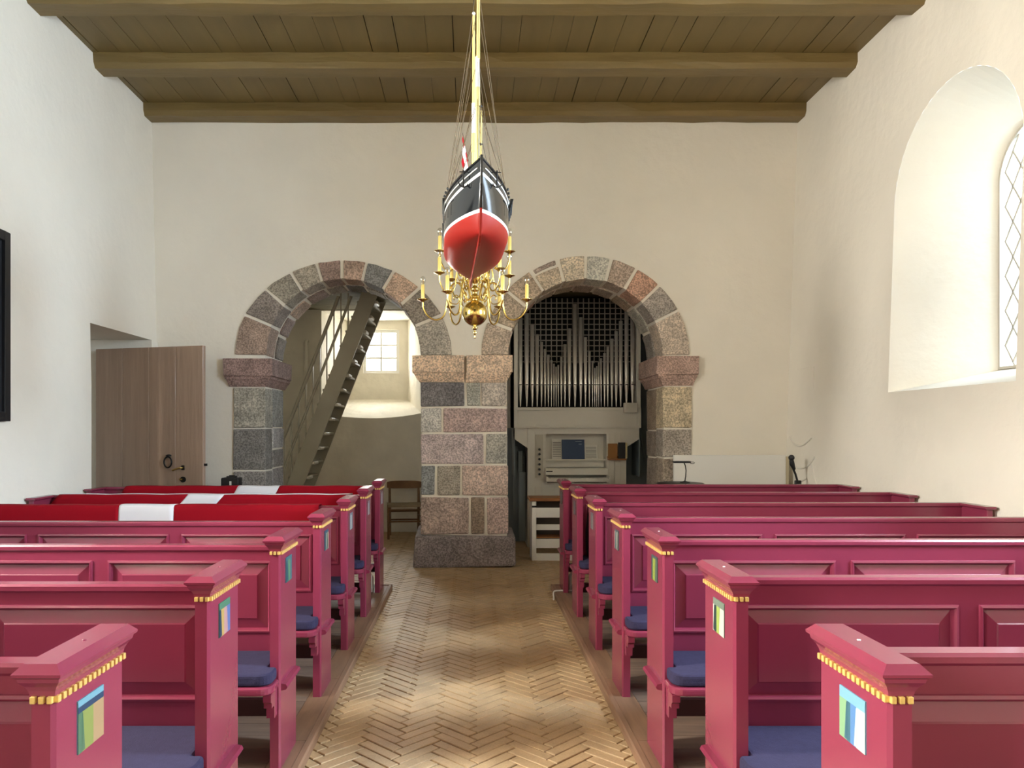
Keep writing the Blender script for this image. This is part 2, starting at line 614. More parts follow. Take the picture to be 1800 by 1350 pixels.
def impost(x0, x1, z0, z1, y0, y1, col, chl, chr_, chf=0.06):
    """impost block: straight upper part, two fillets, chamfered lower part"""
    h = z1 - z0
    rings = []
    for f, k in ((0, 1.0), (0.12, 0.72), (0.26, 0.42), (0.27, 0.30), (0.36, 0.22), (0.37, 0.0), (1.0, 0.0)):
        rings.append([(x0 + chl * k, y0 + chf * k, z0 + h * f), (x1 - chr_ * k, y0 + chf * k, z0 + h * f),
                      (x1 - chr_ * k, y1, z0 + h * f), (x0 + chl * k, y1, z0 + h * f)])
    return stone(rings, col, 0.004, 0.006, 'impost')


impost(pxx(726), pxx(816), 2.015, 2.305, -0.09, 0.84, (176, 148, 120), 0.07, 0)
impost(pxx(819.5), pxx(900), 2.015, 2.305, -0.09, 0.84, (180, 152, 124), 0, 0.07)
arches = arch_l
impost(pxx(396), -2.249 + 0.08, 1.97, 2.275, -0.08, 0.84, (124, 96, 88), 0.05, 0.08)
arches = arch_r
impost(2.093 - 0.08, pxx(1225), 1.98, 2.30, -0.08, 0.84, (146, 116, 102), 0.08, 0.05)
# left jamb
arches = arch_l
jl, jr = pxx(411), -2.249
for z0, z1, c in ((1.52, 1.955, (132, 126, 112)), (1.06, 1.505, (104, 100, 94)), (0.55, 1.04, (116, 110, 104)), (0.02, 0.53, (112, 104, 98))):
    block(jl, jr, z0, z1, A_PR, 0.27, c)
for z0, z1, c in ((1.53, 1.955, (118, 116, 110)), (1.29, 1.51, (132, 128, 124)), (1.07, 1.27, (112, 106, 100)), (0.55, 1.05, (124, 118, 116)), (0.02, 0.53, (112, 110, 104))):
    block(jl + 0.1, jr, z0, z1, 0.295, 0.77, c)
arches = arch_r
kl, kr = 2.093, pxx(1215)
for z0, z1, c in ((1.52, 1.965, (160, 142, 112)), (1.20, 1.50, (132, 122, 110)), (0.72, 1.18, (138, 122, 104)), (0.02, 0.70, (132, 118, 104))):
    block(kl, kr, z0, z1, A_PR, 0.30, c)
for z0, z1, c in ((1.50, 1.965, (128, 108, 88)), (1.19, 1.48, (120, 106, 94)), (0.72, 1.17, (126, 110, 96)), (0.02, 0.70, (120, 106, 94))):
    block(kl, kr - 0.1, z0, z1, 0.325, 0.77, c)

# ------------------------------------------------------------------ tower room behind the arches
YT = 11.25
mb = MB()
NIC = [(-1.47, 0.73, 1.66, 3.24, 0)]
wall_sheet(mb, lambda s, z: (s, YT, z), -3.0, 2.8, -0.01, 3.6, NIC)
# splayed niche with a sloping curved sill
na = [(-0.74, 1.72), (-0.74, 3.24), (-2.20, 3.24), (-2.20, 1.72)]
nb = [(-1.02, 1.98), (-1.02, 3.24), (-2.00, 3.24), (-2.00, 1.98)]
mb.add([(s, YT, z) for s, z in na] + [(s, 12.3, z) for s, z in nb], [(0, 1, 5, 4), (1, 2, 6, 5), (2, 3, 7, 6)])
ncol = 12
va, vb = [], []
for i in range(ncol + 1):
    f = i / ncol
    va.append((-2.20 + 1.46 * f, YT, 1.74 - 0.075 * sin(pi * f) ** 0.8))
    vb.append((-2.00 + 0.98 * f, 12.3, 1.98))
mb.add(va + vb, [(i, i + 1, ncol + 2 + i, ncol + 1 + i) for i in range(ncol)])
# close the strip between the straight opening and the curved sill
mb.add([(-2.20 + 1.46 * i / ncol, YT, 1.66) for i in range(ncol + 1)] + va, [(i, i + 1, ncol + 2 + i, ncol + 1 + i) for i in range(ncol)])
mb.add([(-2.20, YT, 1.66), (-2.20, YT, 1.75), (-2.2, YT + .03, 1.75)], [(0, 1, 2)])
# back of the niche round the small window
WX0, WX1, WZ0, WZ1 = -1.74, -1.16, 2.40, 3.10
for a, b, c, d in ((-2.0, WX0, 1.98, 3.24), (WX1, -1.02, 1.98, 3.24), (WX0, WX1, 1.98, WZ0), (WX0, WX1, WZ1, 3.24)):
    mb.add([(a, 12.3, c), (b, 12.3, c), (b, 12.3, d), (a, 12.3, d)], [(0, 1, 2, 3)])
for p, q in (((WX0, WZ0), (WX1, WZ0)), ((WX1, WZ0), (WX1, WZ1)), ((WX1, WZ1), (WX0, WZ1)), ((WX0, WZ1), (WX0, WZ0))):
    mb.add([(p[0], 12.3, p[1]), (q[0], 12.3, q[1]), (q[0], 12.5, q[1]), (p[0], 12.5, p[1])], [(0, 1, 2, 3)])
tag(mb.build('wall_tower', PLASTER_ROUGH), 'plastered tower wall with a bright splayed window niche', kind='structure')
mb = MB()
mb.add([(-3.0, YB, 0), (-3.0, YT, 0), (-3.0, YT, 3.6), (-3.0, YB, 3.6)], [(0, 1, 2, 3)])
mb.add([(2.75, YB, 0), (2.75, YT, 0), (2.75, YT, 3.6), (2.75, YB, 3.6)], [(0, 1, 2, 3)])
tag(mb.build('wall_tower_sides', PLASTER_ROUGH), 'plastered side walls of the tower room', kind='structure')
tc = MB().box(-3.05, 2.8, YB, YT + 1.1, 3.275, 3.33).build('ceiling_tower', OLIVE_DARK)
tag(tc, 'grey plank ceiling of the tower room', kind='structure')
for i in range(9):
    MB().box(-3.0, 2.75, YB + 0.24 * i, YB + 0.24 * i + 0.232, 3.255, 3.28).build('plank', mat('tower_plank', rgb(108, 100, 78), .95, spec=.05, noise=(5, .1)), tc)

# small casement window in the tower
w2 = thing('window_2', (-1.45, 12.34, WZ0), 'small white six-pane window in the tower niche', None, kind='structure')
hw, hh = (WX1 - WX0) / 2, WZ1 - WZ0
MB().box(-hw, -hw + .05, 0, .05, 0, hh).box(hw - .05, hw, 0, .05, 0, hh).box(-hw + .05, hw - .05, 0, .05, 0, .05).box(-hw + .05, hw - .05, 0, .05, hh - .05, hh).build('frame', WHITE, w2)
MB().box(-.015, .015, 0.005, .04, .05, hh - .05).build('mullion', WHITE, w2)
pw, ph = (hw - .05 - .011), (hh - .1 - 0.04) / 3
for j in (1, 2):
    z = .05 + j * (ph + .02) - .02
    MB().box(-hw + .05, hw - .05, .01, .035, z - .006, z + .026).build('glazing_bar', WHITE, w2)
for i in (-1, 1):
    for j in range(3):
        z = .05 + j * (ph + .02)
        xa = .011 if i > 0 else -.011 - pw
        MB().box(xa, xa + pw, .02, .024, z, z + ph).build('pane', PANE, w2)

# ------------------------------------------------------------------ leaded window of the nave


def clip_poly(poly, conv):
    """Sutherland-Hodgman against a convex polygon given counter-clockwise"""
    out = poly
    for i in range(len(conv)):
        a, b = conv[i], conv[(i + 1) % len(conv)]
        inp, out = out, []
        if not inp: break

        def side(p): return (b[0] - a[0]) * (p[1] - a[1]) - (b[1] - a[1]) * (p[0] - a[0])
        for k in range(len(inp)):
            p, q = inp[k], inp[(k + 1) % len(inp)]
            sp, sq = side(p), side(q)
            if sp >= 0: out.append(p)
            if sp * sq < 0:
                t = sp / (sp - sq)
                out.append((p[0] + (q[0] - p[0]) * t, p[1] + (q[1] - p[1]) * t))
    return out


def leaded_window(name, X, yc, sign, detail, label):
    half, sill, spring = 0.40, 1.97, 3.42
    w = thing(name, (X, yc, sill), label, None, kind='structure')
    o = [(s, z - sill) for s, z in outline(0, half, sill, spring, 20)]       # ccw in (s,z)
    inn = [(s * (half - .022) / half, max(.022, z if z <= spring - sill else (spring - sill) + (z - spring + sill) * (half - .022) / half)) for s, z in o]
    mb = MB()
    rings = []
    for (s, z), (s2, z2) in zip(o, inn):
        rings.append([(-0.02, s, z), (-0.02, s2, z2), (0.03, s2, z2), (0.03, s, z)])
    rings.append(rings[0])
    mb.loft(rings, caps=False)
    mb.build('frame', LEAD, w)
    conv = inn
    if not detail:
        MB().loft([[(0.0, s, z) for s, z in conv], [(0.004, s, z) for s, z in conv]]).build('pane', PANE, w)
        return w
    dw, dh = 0.17, 0.27
    zt = 1.9
    i = 0
    for r in range(-1, int(zt / (dh / 2)) + 2):
        for c in range(-4, 5):
            cx = (c + (0.5 if r % 2 else 0)) * dw
            cz = 0.05 + r * dh / 2
            d = [(cx, cz - dh / 2), (cx + dw / 2, cz), (cx, cz + dh / 2), (cx - dw / 2, cz)]
            p = clip_poly(d, conv)
            if len(p) >= 3:
                area = abs(sum(p[k][0] * p[(k + 1) % len(p)][1] - p[(k + 1) % len(p)][0] * p[k][1] for k in range(len(p)))) / 2
                if area < 1e-4: continue
                MB().loft([[(0.0, s, z) for s, z in p], [(0.003, s, z) for s, z in p]]).build('pane', PANE, w)
                i += 1
                # lead came along the two upper edges of the diamond
                for a, b in ((d[1], d[2]), (d[2], d[3])):
                    q = clip_poly([a, b], conv)
                    if len(q) >= 2:
                        q0, q1 = q[0], q[-1]
                        if hypot(q0[0] - q1[0], q0[1] - q1[1]) > 0.01:
                            MB().tube([(0.0015, q0[0], q0[1]), (0.0015, q1[0], q1[1])], 0.009, 6).build('came', LEAD, w)
    return w


leaded_window('window_1', 4.165, 5.65, 1, True, 'tall round-headed window with diamond leaded panes in deep niche')
leaded_window('window_3', 4.165, 2.5, 1, False, 'round-headed window of the right wall nearest the front')
leaded_window('window_4', 4.165, -1.8, 1, False, 'round-headed window of the right wall at the front end')
leaded_window('window_5', -4.165, 2.3, 1, False, 'round-headed window of the left wall beside the nearer pews')
leaded_window('window_6', -4.165, -1.6, 1, False, 'round-headed window of the left wall at the front end')

# ------------------------------------------------------------------ wooden platforms under the pews
for s, nm in ((-1, 'left'), (1, 'right')):
    p = MB().box(s * 0.78, s * 3.44, 0.2, 7.18, -0.004, 0.03).build('floor_platform_' + nm, BOARD)
    tag(p, 'low wooden platform carrying the %s pews' % nm, kind='structure')
    # nosing along the aisle
    prof = [(s * 0.742, 0.0), (s * 0.742, 0.038), (s * 0.748, 0.047), (s * 0.772, 0.05), (s * 0.772, 0.0)]
    MB().prism(prof, 1, 0.3, 7.2).build('nosing', BOARD_EDGE, p)
    MB().box(s * 0.742, s * 3.44, 7.18, 7.2, 0, .05).build('end_board', BOARD_EDGE, p)
    for k in range(7):
        ya = 0.3 if k == 0 else 1.80 + 0.887 * (k - 1) + 0.01
        yb = min(7.178, 1.80 + 0.887 * k + 0.006)
        MB().box(s * 0.774, s * 0.885, ya, yb, 0.0, 0.05).build('edge_board', BOARD_EDGE, p)
    y = 0.3
    while y < 7.15:
        MB().box(s * 0.888, s * 3.44, y, min(7.178, y + 0.148), 0.02, 0.05 - random.uniform(0, .002)).build('plank', BOARD, p)
        y += 0.152

# ------------------------------------------------------------------ pews
TH = 0.045
LEN = 2.60        # aisle face to wall end
PZ = 0.05


def ring_rect(x0, x1, y0, y1, z):
    return [(x0, y0, z), (x1, y0, z), (x1, y1, z), (x0, y1, z)]


DENT_ME = {}


def make_pew(s, rail_z, label):
    """local frame: x from the aisle face outwards (times s), y=0 at the far edge of the end, -y towards the altar"""
    P = thing('pew', (s * 0.815, 0, 0), label, 'pew', 'crimson church pews')
    X = lambda v: s * v
    # aisle end board, its near edge chamfered
    ch = 0.008
    poly = [(X(0), -0.0), (X(0), -0.29 + ch), (X(ch), -0.29), (X(TH), -0.29), (X(TH), 0)]
    MB().prism(poly, 2, PZ, 0.984).build('end_board', PEW, P)
    # cap
    rings = []
    for off, z in ((0.002, .980), (0.004, .990), (0.009, 1.000), (0.017, 1.010), (0.019, 1.018), (0.025, 1.022), (0.026, 1.028), (0.022, 1.032), (0.010, 1.045)):
        rings.append(ring_rect(X(-off), X(TH + off), -0.29 - off, 0.0 + off, z))
    cap = MB().loft(rings).build('end_cap', PEW, P)
    MB().lathe([(0.004, 0), (0.0042, 0.0012), (0.001, 0.0016)], (X(0.022), -0.13, 1.045), 10).build('screw_plug', WHITE if s > 0 else PEW, cap)
    # gilded dentils
    if 'd' not in DENT_ME:
        DENT_ME['d'] = MB().box(-.0052, .0052, -.0054, .0054, -.007, .007).mesh('dentil', GOLD, bevel=.0012)
    for i in range(15):
        inst('dentil', DENT_ME['d'], P, (X(-0.0035), -0.2845 + i * 0.0201, 0.973))
    for i in range(3):
        inst('dentil', DENT_ME['d'], P, (X(0.006 + i * 0.0165), -0.2935, 0.973))
    # bar low on the aisle face
    pr = [(X(0), .382), (X(-.02), .386), (X(-.026), .396), (X(-.02), .408), (X(0), .412)]
    MB().prism(pr, 1, -0.275, -0.02).build('end_bar', PEW, P)
    # wall end
    MB().box(X(LEN - 0.04), X(LEN), -0.31, 0, PZ, rail_z - 0.02).build('wall_end_board', PEW, P, bevel=.004)
    MB().box(X(LEN - 0.06), X(LEN + .015), -0.33, 0, rail_z - 0.02, rail_z).build('wall_end_cap', PEW, P, bevel=.006)
    # back: board, top rail, rails, stiles, fielded panels
    yb, yf = -0.018, -0.036
    zb = 0.40
    MB().box(X(TH), X(LEN - .04), yf + .006, yb, zb, rail_z - .03).build('back_board', PEW, P)
    prof = [(-.014, rail_z - .03), (-.052, rail_z - .03), (-.060, rail_z - .022), (-.060, rail_z - .008), (-.054, rail_z), (-.006, rail_z), (0, rail_z - .008), (0, rail_z - .022)]
    MB().prism(prof, 0, X(TH), X(LEN - .04)).build('top_rail', PEW, P)
    pz0, pz1 = 0.575, 0.895
    yfr = -0.05
    MB().box(X(TH), X(LEN - .04), yfr, yf + .006, pz1, rail_z - .03).build('upper_rail', PEW, P)
    MB().box(X(TH), X(LEN - .04), yfr, yf + .006, zb, pz0).build('lower_rail', PEW, P)
    pans = [(0.105, 0.845), (0.925, 1.665), (1.74, 2.48)]
    edges = [TH] + [v for p in pans for v in p] + [LEN - .04]
    for i in range(0, len(edges), 2):
        MB().box(X(edges[i]), X(edges[i + 1]), yfr, yf + .006, pz0, pz1).build('stile', PEW, P)
    for a, b in pans:
        def rr(i, y): return [(X(a + i), y, pz0 + i), (X(b - i), y, pz0 + i), (X(b - i), y, pz1 - i), (X(a + i), y, pz1 - i)]
        pan = MB().loft([rr(.012, yf), rr(.016, yf - .002), rr(.058, yf - .011), rr(.062, yf - .015)]).build('panel', PEW, P)
        rg = [rr(-.006, yfr), rr(-.004, yfr - .006), rr(.004, yfr - .008), rr(.010, yfr - .002), rr(.016, yf - .001)]
        MB().loft(rg, caps=False).build('panel_moulding', PEW, pan)
    # seat with a rounded corner on the aisle side
    def seat_poly(x0, y0, y1, r, xin, yin):
        pts = [(X(LEN - .042), y0), (X(xin), y0), (X(xin), yin), (X(x0), yin)]
        for k in range(7):
            a = pi + (pi / 2) * k / 6
            pts.append((X(x0 + r + r * cos(a)), y1 + r + r * sin(a)))
        pts.append((X(LEN - .042), y1))
        return pts
    sp = seat_poly(0.004, -.052, -.425, .06, TH + .001, -.2925)
    MB().prism(sp, 2, .405, .44).build('seat', PEW, P, bevel=.012, segs=3)
    sp2 = seat_poly(0.012, -.055, -.412, .055, TH + .004, -.296)
    MB().prism(sp2, 2, .441, .492).build('cushion', CUSHION, P, bevel=.016, segs=3)
    # corbel under the seat
    q = [(-.295, .404), (-.40, .404), (-.40, .375), (-.385, .365), (-.385, .345), (-.355, .345), (-.345, .335), (-.345, .29), (-.295, .29)]
    MB().prism(q, 0, X(.012), X(TH)).build('seat_bracket', PEW, P)
    MB().prism([(a + .06, b) for a, b in q], 0, X(1.28), X(1.32)).build('seat_bracket', PEW, P)
    MB().box(X(1.28), X(1.32), -.2, -.02, PZ, .40).build('support', PEW, P)
    MB().box(X(TH), X(LEN - .04), -.055, -.02, .19, .265).build('stretcher', PEW_DARK, P)
    return P


TILES = {
    (1, 0): ('sky blue and green', [(120, 190, 225)], .22, [(.3, (142, 196, 140)), (.14, (60, 120, 140)), (.24, (84, 146, 214)), (.32, (196, 226, 212))]),
    (1, 1): ('lime and dark green striped', [(130, 150, 130)], .2, [(.12, (230, 232, 214)), (.2, (44, 78, 72)), (.34, (176, 204, 84)), (.34, (222, 226, 206))]),
    (1, 2): ('yellow-green bordered in dark teal', [(70, 96, 98)], .1, [(.22, (58, 86, 92)), (.5, (164, 184, 66)), (.28, (90, 116, 100))]),
    (1, 3): ('white and teal striped', [(88, 100, 104)], .1, [(.2, (214, 214, 200)), (.28, (64, 96, 102)), (.26, (220, 218, 190)), (.26, (96, 104, 104))]),
    (1, 4): ('grey and mauve', [(120, 104, 112)], .15, [(.4, (130, 112, 112)), (.3, (96, 112, 116)), (.3, (150, 130, 124))]),
    (1, 5): ('dull brown and grey', [(112, 92, 96)], .15, [(.5, (122, 98, 94)), (.5, (100, 104, 104))]),
    (1, 6): ('dark green', [(84, 88, 80)], .15, [(.5, (92, 96, 80)), (.5, (70, 84, 84))]),
    (-1, 0): ('blue-topped olive and tan', [(112, 176, 196), (40, 74, 110)], .24, [(.16, (84, 130, 96)), (.42, (150, 164, 76)), (.42, (192, 152, 104))]),
    (-1, 1): ('orange, pink and blue striped', [(74, 140, 108)], .2, [(.14, (34, 70, 96)), (.3, (214, 168, 84)), (.24, (208, 150, 150)), (.32, (92, 120, 190))]),
    (-1, 2): ('teal and leaf green', [(60, 120, 130)], .14, [(.3, (44, 96, 110)), (.4, (98, 150, 104)), (.3, (66, 120, 128))]),
    (-1, 3): ('navy with cream stripes', [(58, 96, 120)], .14, [(.3, (52, 96, 108)), (.2, (214, 212, 180)), (.2, (46, 76, 84)), (.3, (196, 190, 140))]),
    (-1, 4): ('pale blue and white', [(120, 140, 150)], .14, [(.3, (150, 168, 172)), (.3, (220, 222, 216)), (.4, (112, 130, 140))]),
    (-1, 5): ('mauve and pale grey', [(140, 116, 128)], .14, [(.5, (196, 186, 190)), (.5, (130, 116, 126))]),
    (-1, 6): ('light grey', [(150, 136, 146)], .14, [(.5, (204, 198, 204)), (.5, (146, 130, 140))]),
}


def make_tile(s, i, P):
    desc, tops, th, cols = TILES[(s, i)]
    w = 0.11
    y0, z0, z1 = -0.205, 0.828, 0.938
    mats, mb = [], MB()

    def mi(c):
        g = sum(c) / 3
        c = tuple(int((v * .8 + g * .2) * .86) for v in c)
        k = mat('tile_%d_%d_%d' % c, rgb(*c), 0.35)
        if k not in mats: mats.append(k)
        return mats.index(k)
    xo, xi = -s * 0.0022, -s * 0.0032
    mb.box(s * 0.0005, xo, y0, y0 + w, z0, z1, mi(tops[0]))

    def quad(a, b, c, d, col, sl=0.0):
        m = mi(col)
        mb.add([(xi, y0 + w * a, z0 + (z1 - z0) * c), (xi, y0 + w * b, z0 + (z1 - z0) * c), (xi, y0 + w * (b + sl), z0 + (z1 - z0) * d), (xi, y0 + w * (a + sl), z0 + (z1 - z0) * d)], [(0, 1, 2, 3)], m)
    # bands across the top
    zt = 1.0
    for t in tops:
        hh_ = th / len(tops)
        quad(0, 1, zt - hh_, zt, t)
        zt -= hh_
    tot = sum(c[0] for c in cols)
    # y runs from near to far: as seen from the aisle, right side pews read far -> near
    a = 0.0
    seq = cols if s < 0 else list(reversed(cols))
    slants = []
    for k, (wd, c) in enumerate(seq):
        b = a + wd / tot
        sl = 0.0
        quad(a, b, 0, zt, c, sl)
        if k % 2 == 0 and k < len(seq) - 1: slants.append((b, c))
        a = b
    # a slanted stroke of the second colour
    c2 = cols[min(1, len(cols) - 1)][1]
    xi = -s * 0.0036
    for b, c in slants:
        m = mi(c)
        zz = z1 - z0
        mb.add([(xi, y0 + w * (b - .01), z0 + .02 * zz), (xi, y0 + w * (b + .09), z0 + .02 * zz), (xi, y0 + w * (b + .015), z0 + (zt - .02) * zz), (xi, y0 + w * (b - .01), z0 + (zt - .02) * zz)], [(0, 1, 2, 3)], m)
    return mb.build('painted_tile', mats, P)


ORD = ['first', 'second', 'third', 'fourth', 'fifth', 'sixth', 'last and farthest']
PEWS = {}
for s, side, rz in ((1, 'right', .995), (-1, 'left', .972)):
    proto = None
    for i in range(7):
        lab = '%s crimson pew from the front, %s of aisle, %s tile' % (ORD[i], side, TILES[(s, i)][0])
        if i == 0:
            proto = make_pew(s, rz, lab)
            P = proto
        else:
            P = copy_tree(proto)
        P['label'] = lab
        P.location = (s * 0.815, 1.79 + 0.887 * i, 0)
        PEWS[(s, i)] = P
for k, P in PEWS.items():
    make_tile(k[0], k[1], P)

# ------------------------------------------------------------------ flags over the left pews


def flag(i, x0, x1, b0, b1, bar, label, skew=0.0, seed=1):
    """cloth draped over the top rail of left pew i; bar=(u0,u1) rows of the horizontal white bar"""
    Y = 1.79 + 0.887 * i
    rz = .972
    F = thing('danish_flag', ((x0 + x1) / 2, Y - 0.03, rz), label, 'flag', 'flags draped over the left pews')
    rnd = random.Random(seed)
    # profile: near bottom -> over the rail -> far bottom
    prof = [(-.075, -.40), (-.072, -.30), (-.07, -.22), (-.068, -.16), (-.066, -.11), (-.064, -.07), (-.062, -.035), (-.058, -.008), (-.046, .005), (-.03, .008), (0, .008), (.03, .007), (.045, 0), (.05, -.03), (.054, -.12), (.056, -.22), (.058, -.34)]
    prof = [(a + 0.0, b) for a, b in prof]
    xs = [x0 + (x1 - x0) * k / 56 for k in range(57)]
    xs = sorted(xs + [b0, b1])
    ph = [rnd.uniform(0, 6) for _ in range(4)]
    grid = []
    for u, (py, pz) in enumerate(prof):
        row = []
        for x in xs:
            dep = max(0, -pz)
            wv = (sin(x * 9 + ph[0]) * .35 + sin(x * 17 + ph[1]) * .3) * dep * .05
            top = 0.004 * abs(sin(x * 7 + ph[2])) * (1 if pz > -.02 else 0)
            sgn = -1 if py < 0 else 1
            row.append((x + (skew * min(dep, .12) if py < 0 else -skew * min(dep, .12) * .3) - F.location.x, py + 0.001 * sgn + sgn * abs(wv), pz + top))
        grid.append(row)
    pieces = {}
    for u in range(len(prof) - 1):
        for k in range(len(xs) - 1):
            xm = (xs[k] + xs[k + 1]) / 2
            if b0 < xm < b1 or bar[0] <= u < bar[1]: key = 'w'
            else: key = (xm > b1, u >= bar[1])
            pieces.setdefault(key, MB()).add([grid[u][k], grid[u][k + 1], grid[u + 1][k + 1], grid[u + 1][k]], [(0, 1, 2, 3)], 0, True)
    for key, mb in pieces.items():
        o = mb.build('white_cross' if key == 'w' else 'red_field', FLAGWHITE if key == 'w' else FLAGRED, F)
        bm = bmesh.new(); bm.from_mesh(o.data)
        bmesh.ops.remove_doubles(bm, verts=bm.verts, dist=1e-5)
        bmesh.ops.recalc_face_normals(bm, faces=bm.faces)
        bm.to_mesh(o.data); bm.free()
        md = o.modifiers.new('cloth', 'SOLIDIFY')
        md.thickness = 0.002
    return F


flag(4, -3.34, -1.045, -2.41, -2.035, (13, 16), 'red and white flag on left pew nearest the front of the three', 0.0, 3)
flag(5, -3.30, -0.965, -2.27, -1.98, (8, 12), 'red flag with white bar along the top, middle of three', -0.9, 5)
flag(6, -3.17, -0.98, -2.14, -1.76, (13, 16), 'red and white flag draped over the farthest left pew', -0.55, 8)

# ------------------------------------------------------------------ ship model
SHX, SHY, SHZ = 0.043, 3.30, H + 0.84
ship = thing('ship_model', (SHX, SHY, SHZ), 'model ship with black and red hull hanging from the ceiling', 'model ship', rz=radians(2.3))
SL, SB = 1.22, 0.16


def sheer(t): return 0.328 - 0.095 * min(1, t / .55) + 0.045 * min(1, t / .55) ** 2 + (0.05 * max(0, (t - .6) / .4) ** 2)


def stem_y(z): return 0.13 * max(0, 1 - max(0, z) / 0.328) ** 1.7


NR = 30
rows = []     # (zfun, material of the band above)
ZW0, ZW1 = 0.112, 0.126
z_levels = [('a', 0.03 + (ZW0 - 0.03) * ((k / 9) ** 1.5)) for k in range(9)] + [('a', ZW0), ('a', ZW1)]
z_levels += [('s', f) for f in (0.2, 0.4, 0.6)] + [('t', -0.068), ('t', -0.054), ('t', -0.03), ('t', 0.0)]
bandm = [0] * 9 + [2] + [1] * 4 + [2] + [1] * 2


def zlev(kind, v, t):
    zs = sheer(t)
    if kind == 'a': return v
    if kind == 't': return zs + v
    return ZW1 + (zs - 0.068 - ZW1) * v / 0.8


def hb(t, z):
    zs = sheer(t)
    h = max(0, min(1, (z - 0.03) / (zs - 0.03)))
    te = 0.42
    p = (1 - (1 - min(t / te, 1)) ** 2.0) ** (0.72 + 0.36 * h) if t > 0 else 0
    if t > 0.66:
        e = (t - 0.66) / 0.34
        p *= 1 - e ** 2 * (0.22 + 0.78 * (1 - h) ** 1.6)
    q = (1 - (1 - min(h / 0.36, 1)) ** 2.4) ** 0.42
    q *= 1 - 0.05 * max(0, h - .7) / .3
    return SB * p * q


mb = MB()
for sgn in (-1, 1):
    grid = []
    for i in range(NR + 1):
        t = (i / NR) ** 1.4
        col = []
        for kd, v in z_levels:
            z = zlev(kd, v, t)
            y0 = stem_y(z)
            col.append((sgn * hb(t, z), y0 + t * (SL - y0), z))
        grid.append(col)
    nl = len(z_levels)
    for j in range(nl - 1):
        vs = [grid[i][j] for i in range(NR + 1)] + [grid[i][j + 1] for i in range(NR + 1)]
        mb.add(vs, [(i, i + 1, NR + 2 + i, NR + 1 + i) for i in range(NR)], bandm[j], True)
    if sgn == 1:
        last = grid[-1]
        mb.add(last + [(-x_, y_, z_) for x_, y_, z_ in last], [(j, j + 1, nl + j + 1, nl + j) for j in range(nl - 1)], 1)
hull = mb.build('hull', [SH_RED, SH_BLACK, SH_WHITE], ship)
bm = bmesh.new(); bm.from_mesh(hull.data)
bmesh.ops.remove_doubles(bm, verts=bm.verts, dist=2e-5)
bmesh.ops.recalc_face_normals(bm, faces=bm.faces)
bm.to_mesh(hull.data); bm.free()
# deck
dk = []
for i in range(NR + 1):
    t = (i / NR) ** 1.4
    z = sheer(t) - 0.032
    y0 = stem_y(z)
    dk.append((hb(t, z), y0 + t * (SL - y0), z))
MB().add([(a, b, c) for a, b, c in dk] + [(-a, b, c) for a, b, c in dk], [(i, i + 1, NR + 2 + i, NR + 1 + i) for i in range(NR)]).build('deck', SH_DECK, ship)
# rail
for sgn in (-1, 1):
    pts = []
    for i in range(NR + 1):
        t = (i / NR) ** 1.4
        z = sheer(t)
        y0 = stem_y(z)
        pts.append((sgn * (hb(t, z) + .001), y0 + t * (SL - y0), z + .002))
    MB().tube(pts, 0.005, 6).build('bulwark_rail', SH_BLACK, ship)
    rub = []
    for i in range(2, NR + 1):
        t = (i / NR) ** 1.4
        z = sheer(t) - 0.03
        y0 = stem_y(z)
        rub.append((sgn * (hb(t, z) + .002), y0 + t * (SL - y0), z))
    MB().tube(rub, 0.003, 5).build('rubbing_strake', SH_WHITE, ship)
# stem and keel
prof_o = [(stem_y(z) - 0.012, z) for z in (0.338, 0.30, 0.26, 0.22, 0.18, 0.15, 0.126)]
prof_l = [(stem_y(z) - 0.012, z) for z in (0.126, 0.10, 0.08, 0.06, 0.04, 0.02)] + [(0.17, 0.004), (0.22, 0.0), (SL - 0.04, 0.0)]


def strip(prof, th_, depth):
    mb = MB()
    rings = []
    for k, (y, z) in enumerate(prof):
        a = prof[max(0, k - 1)]; b = prof[min(len(prof) - 1, k + 1)]
        d = Vector((b[0] - a[0], b[1] - a[1])).normalized()
        nx, nz = -d.y, d.x       # inward normal
        if nx < 0 and nz < 0: nx, nz = -nx, -nz
        rings.append([(-th_, y, z), (th_, y, z), (th_, y + nx * depth, z + nz * depth), (-th_, y + nx * depth, z + nz * depth)])
    return mb.loft(rings)


strip(prof_o, 0.0055, 0.03).build('stem', SH_BLACK, ship, bevel=.001)
strip(prof_l, 0.0055, 0.035).build('keel', SH_RED, ship, bevel=.001)
MB().box(-.005, .005, SL - 0.03, SL + 0.045, 0.0, 0.20).build('rudder', SH_RED, ship, bevel=.003)
# anchors
for sgn in (-1, 1):
    t = 0.10
    z = sheer(t) - 0.03
    y0 = stem_y(z)
    ax, ay = sgn * (hb(t, z) + .012), y0 + t * (SL - y0) - .012
    an = MB()
    an.tube([(ax, ay, z + .03), (ax, ay, z - .045)], .0035, 6)
    an.tube([(ax - .024, ay - .004, z - .022), (ax - .016, ay - .006, z - .04), (ax, ay - .004, z - .048), (ax + .016, ay - .002, z - .04), (ax + .024, ay, z - .022)], .003, 6)
    an.tube([(ax - .018, ay, z + .022), (ax + .018, ay, z + .022)], .0025, 6)
    an.build('anchor', IRON, ship)
# masts
FM, MM = 0.36, 0.80      # y of fore and main mast


def mast(y, z0, seg_list):
    m = None
    for k, (za, zb_, r0, r1, mt, dx) in enumerate(seg_list):
        o = MB().tube([(dx, y - dx * 1.0, za), (dx, y - dx, zb_)], [r0, r1], 10)
        if m is None:
            m = o.build('mast', mt, ship)
        else:
            o.build('topmast' if mt is SH_MAST else 'mast_band', mt, m)
    return m


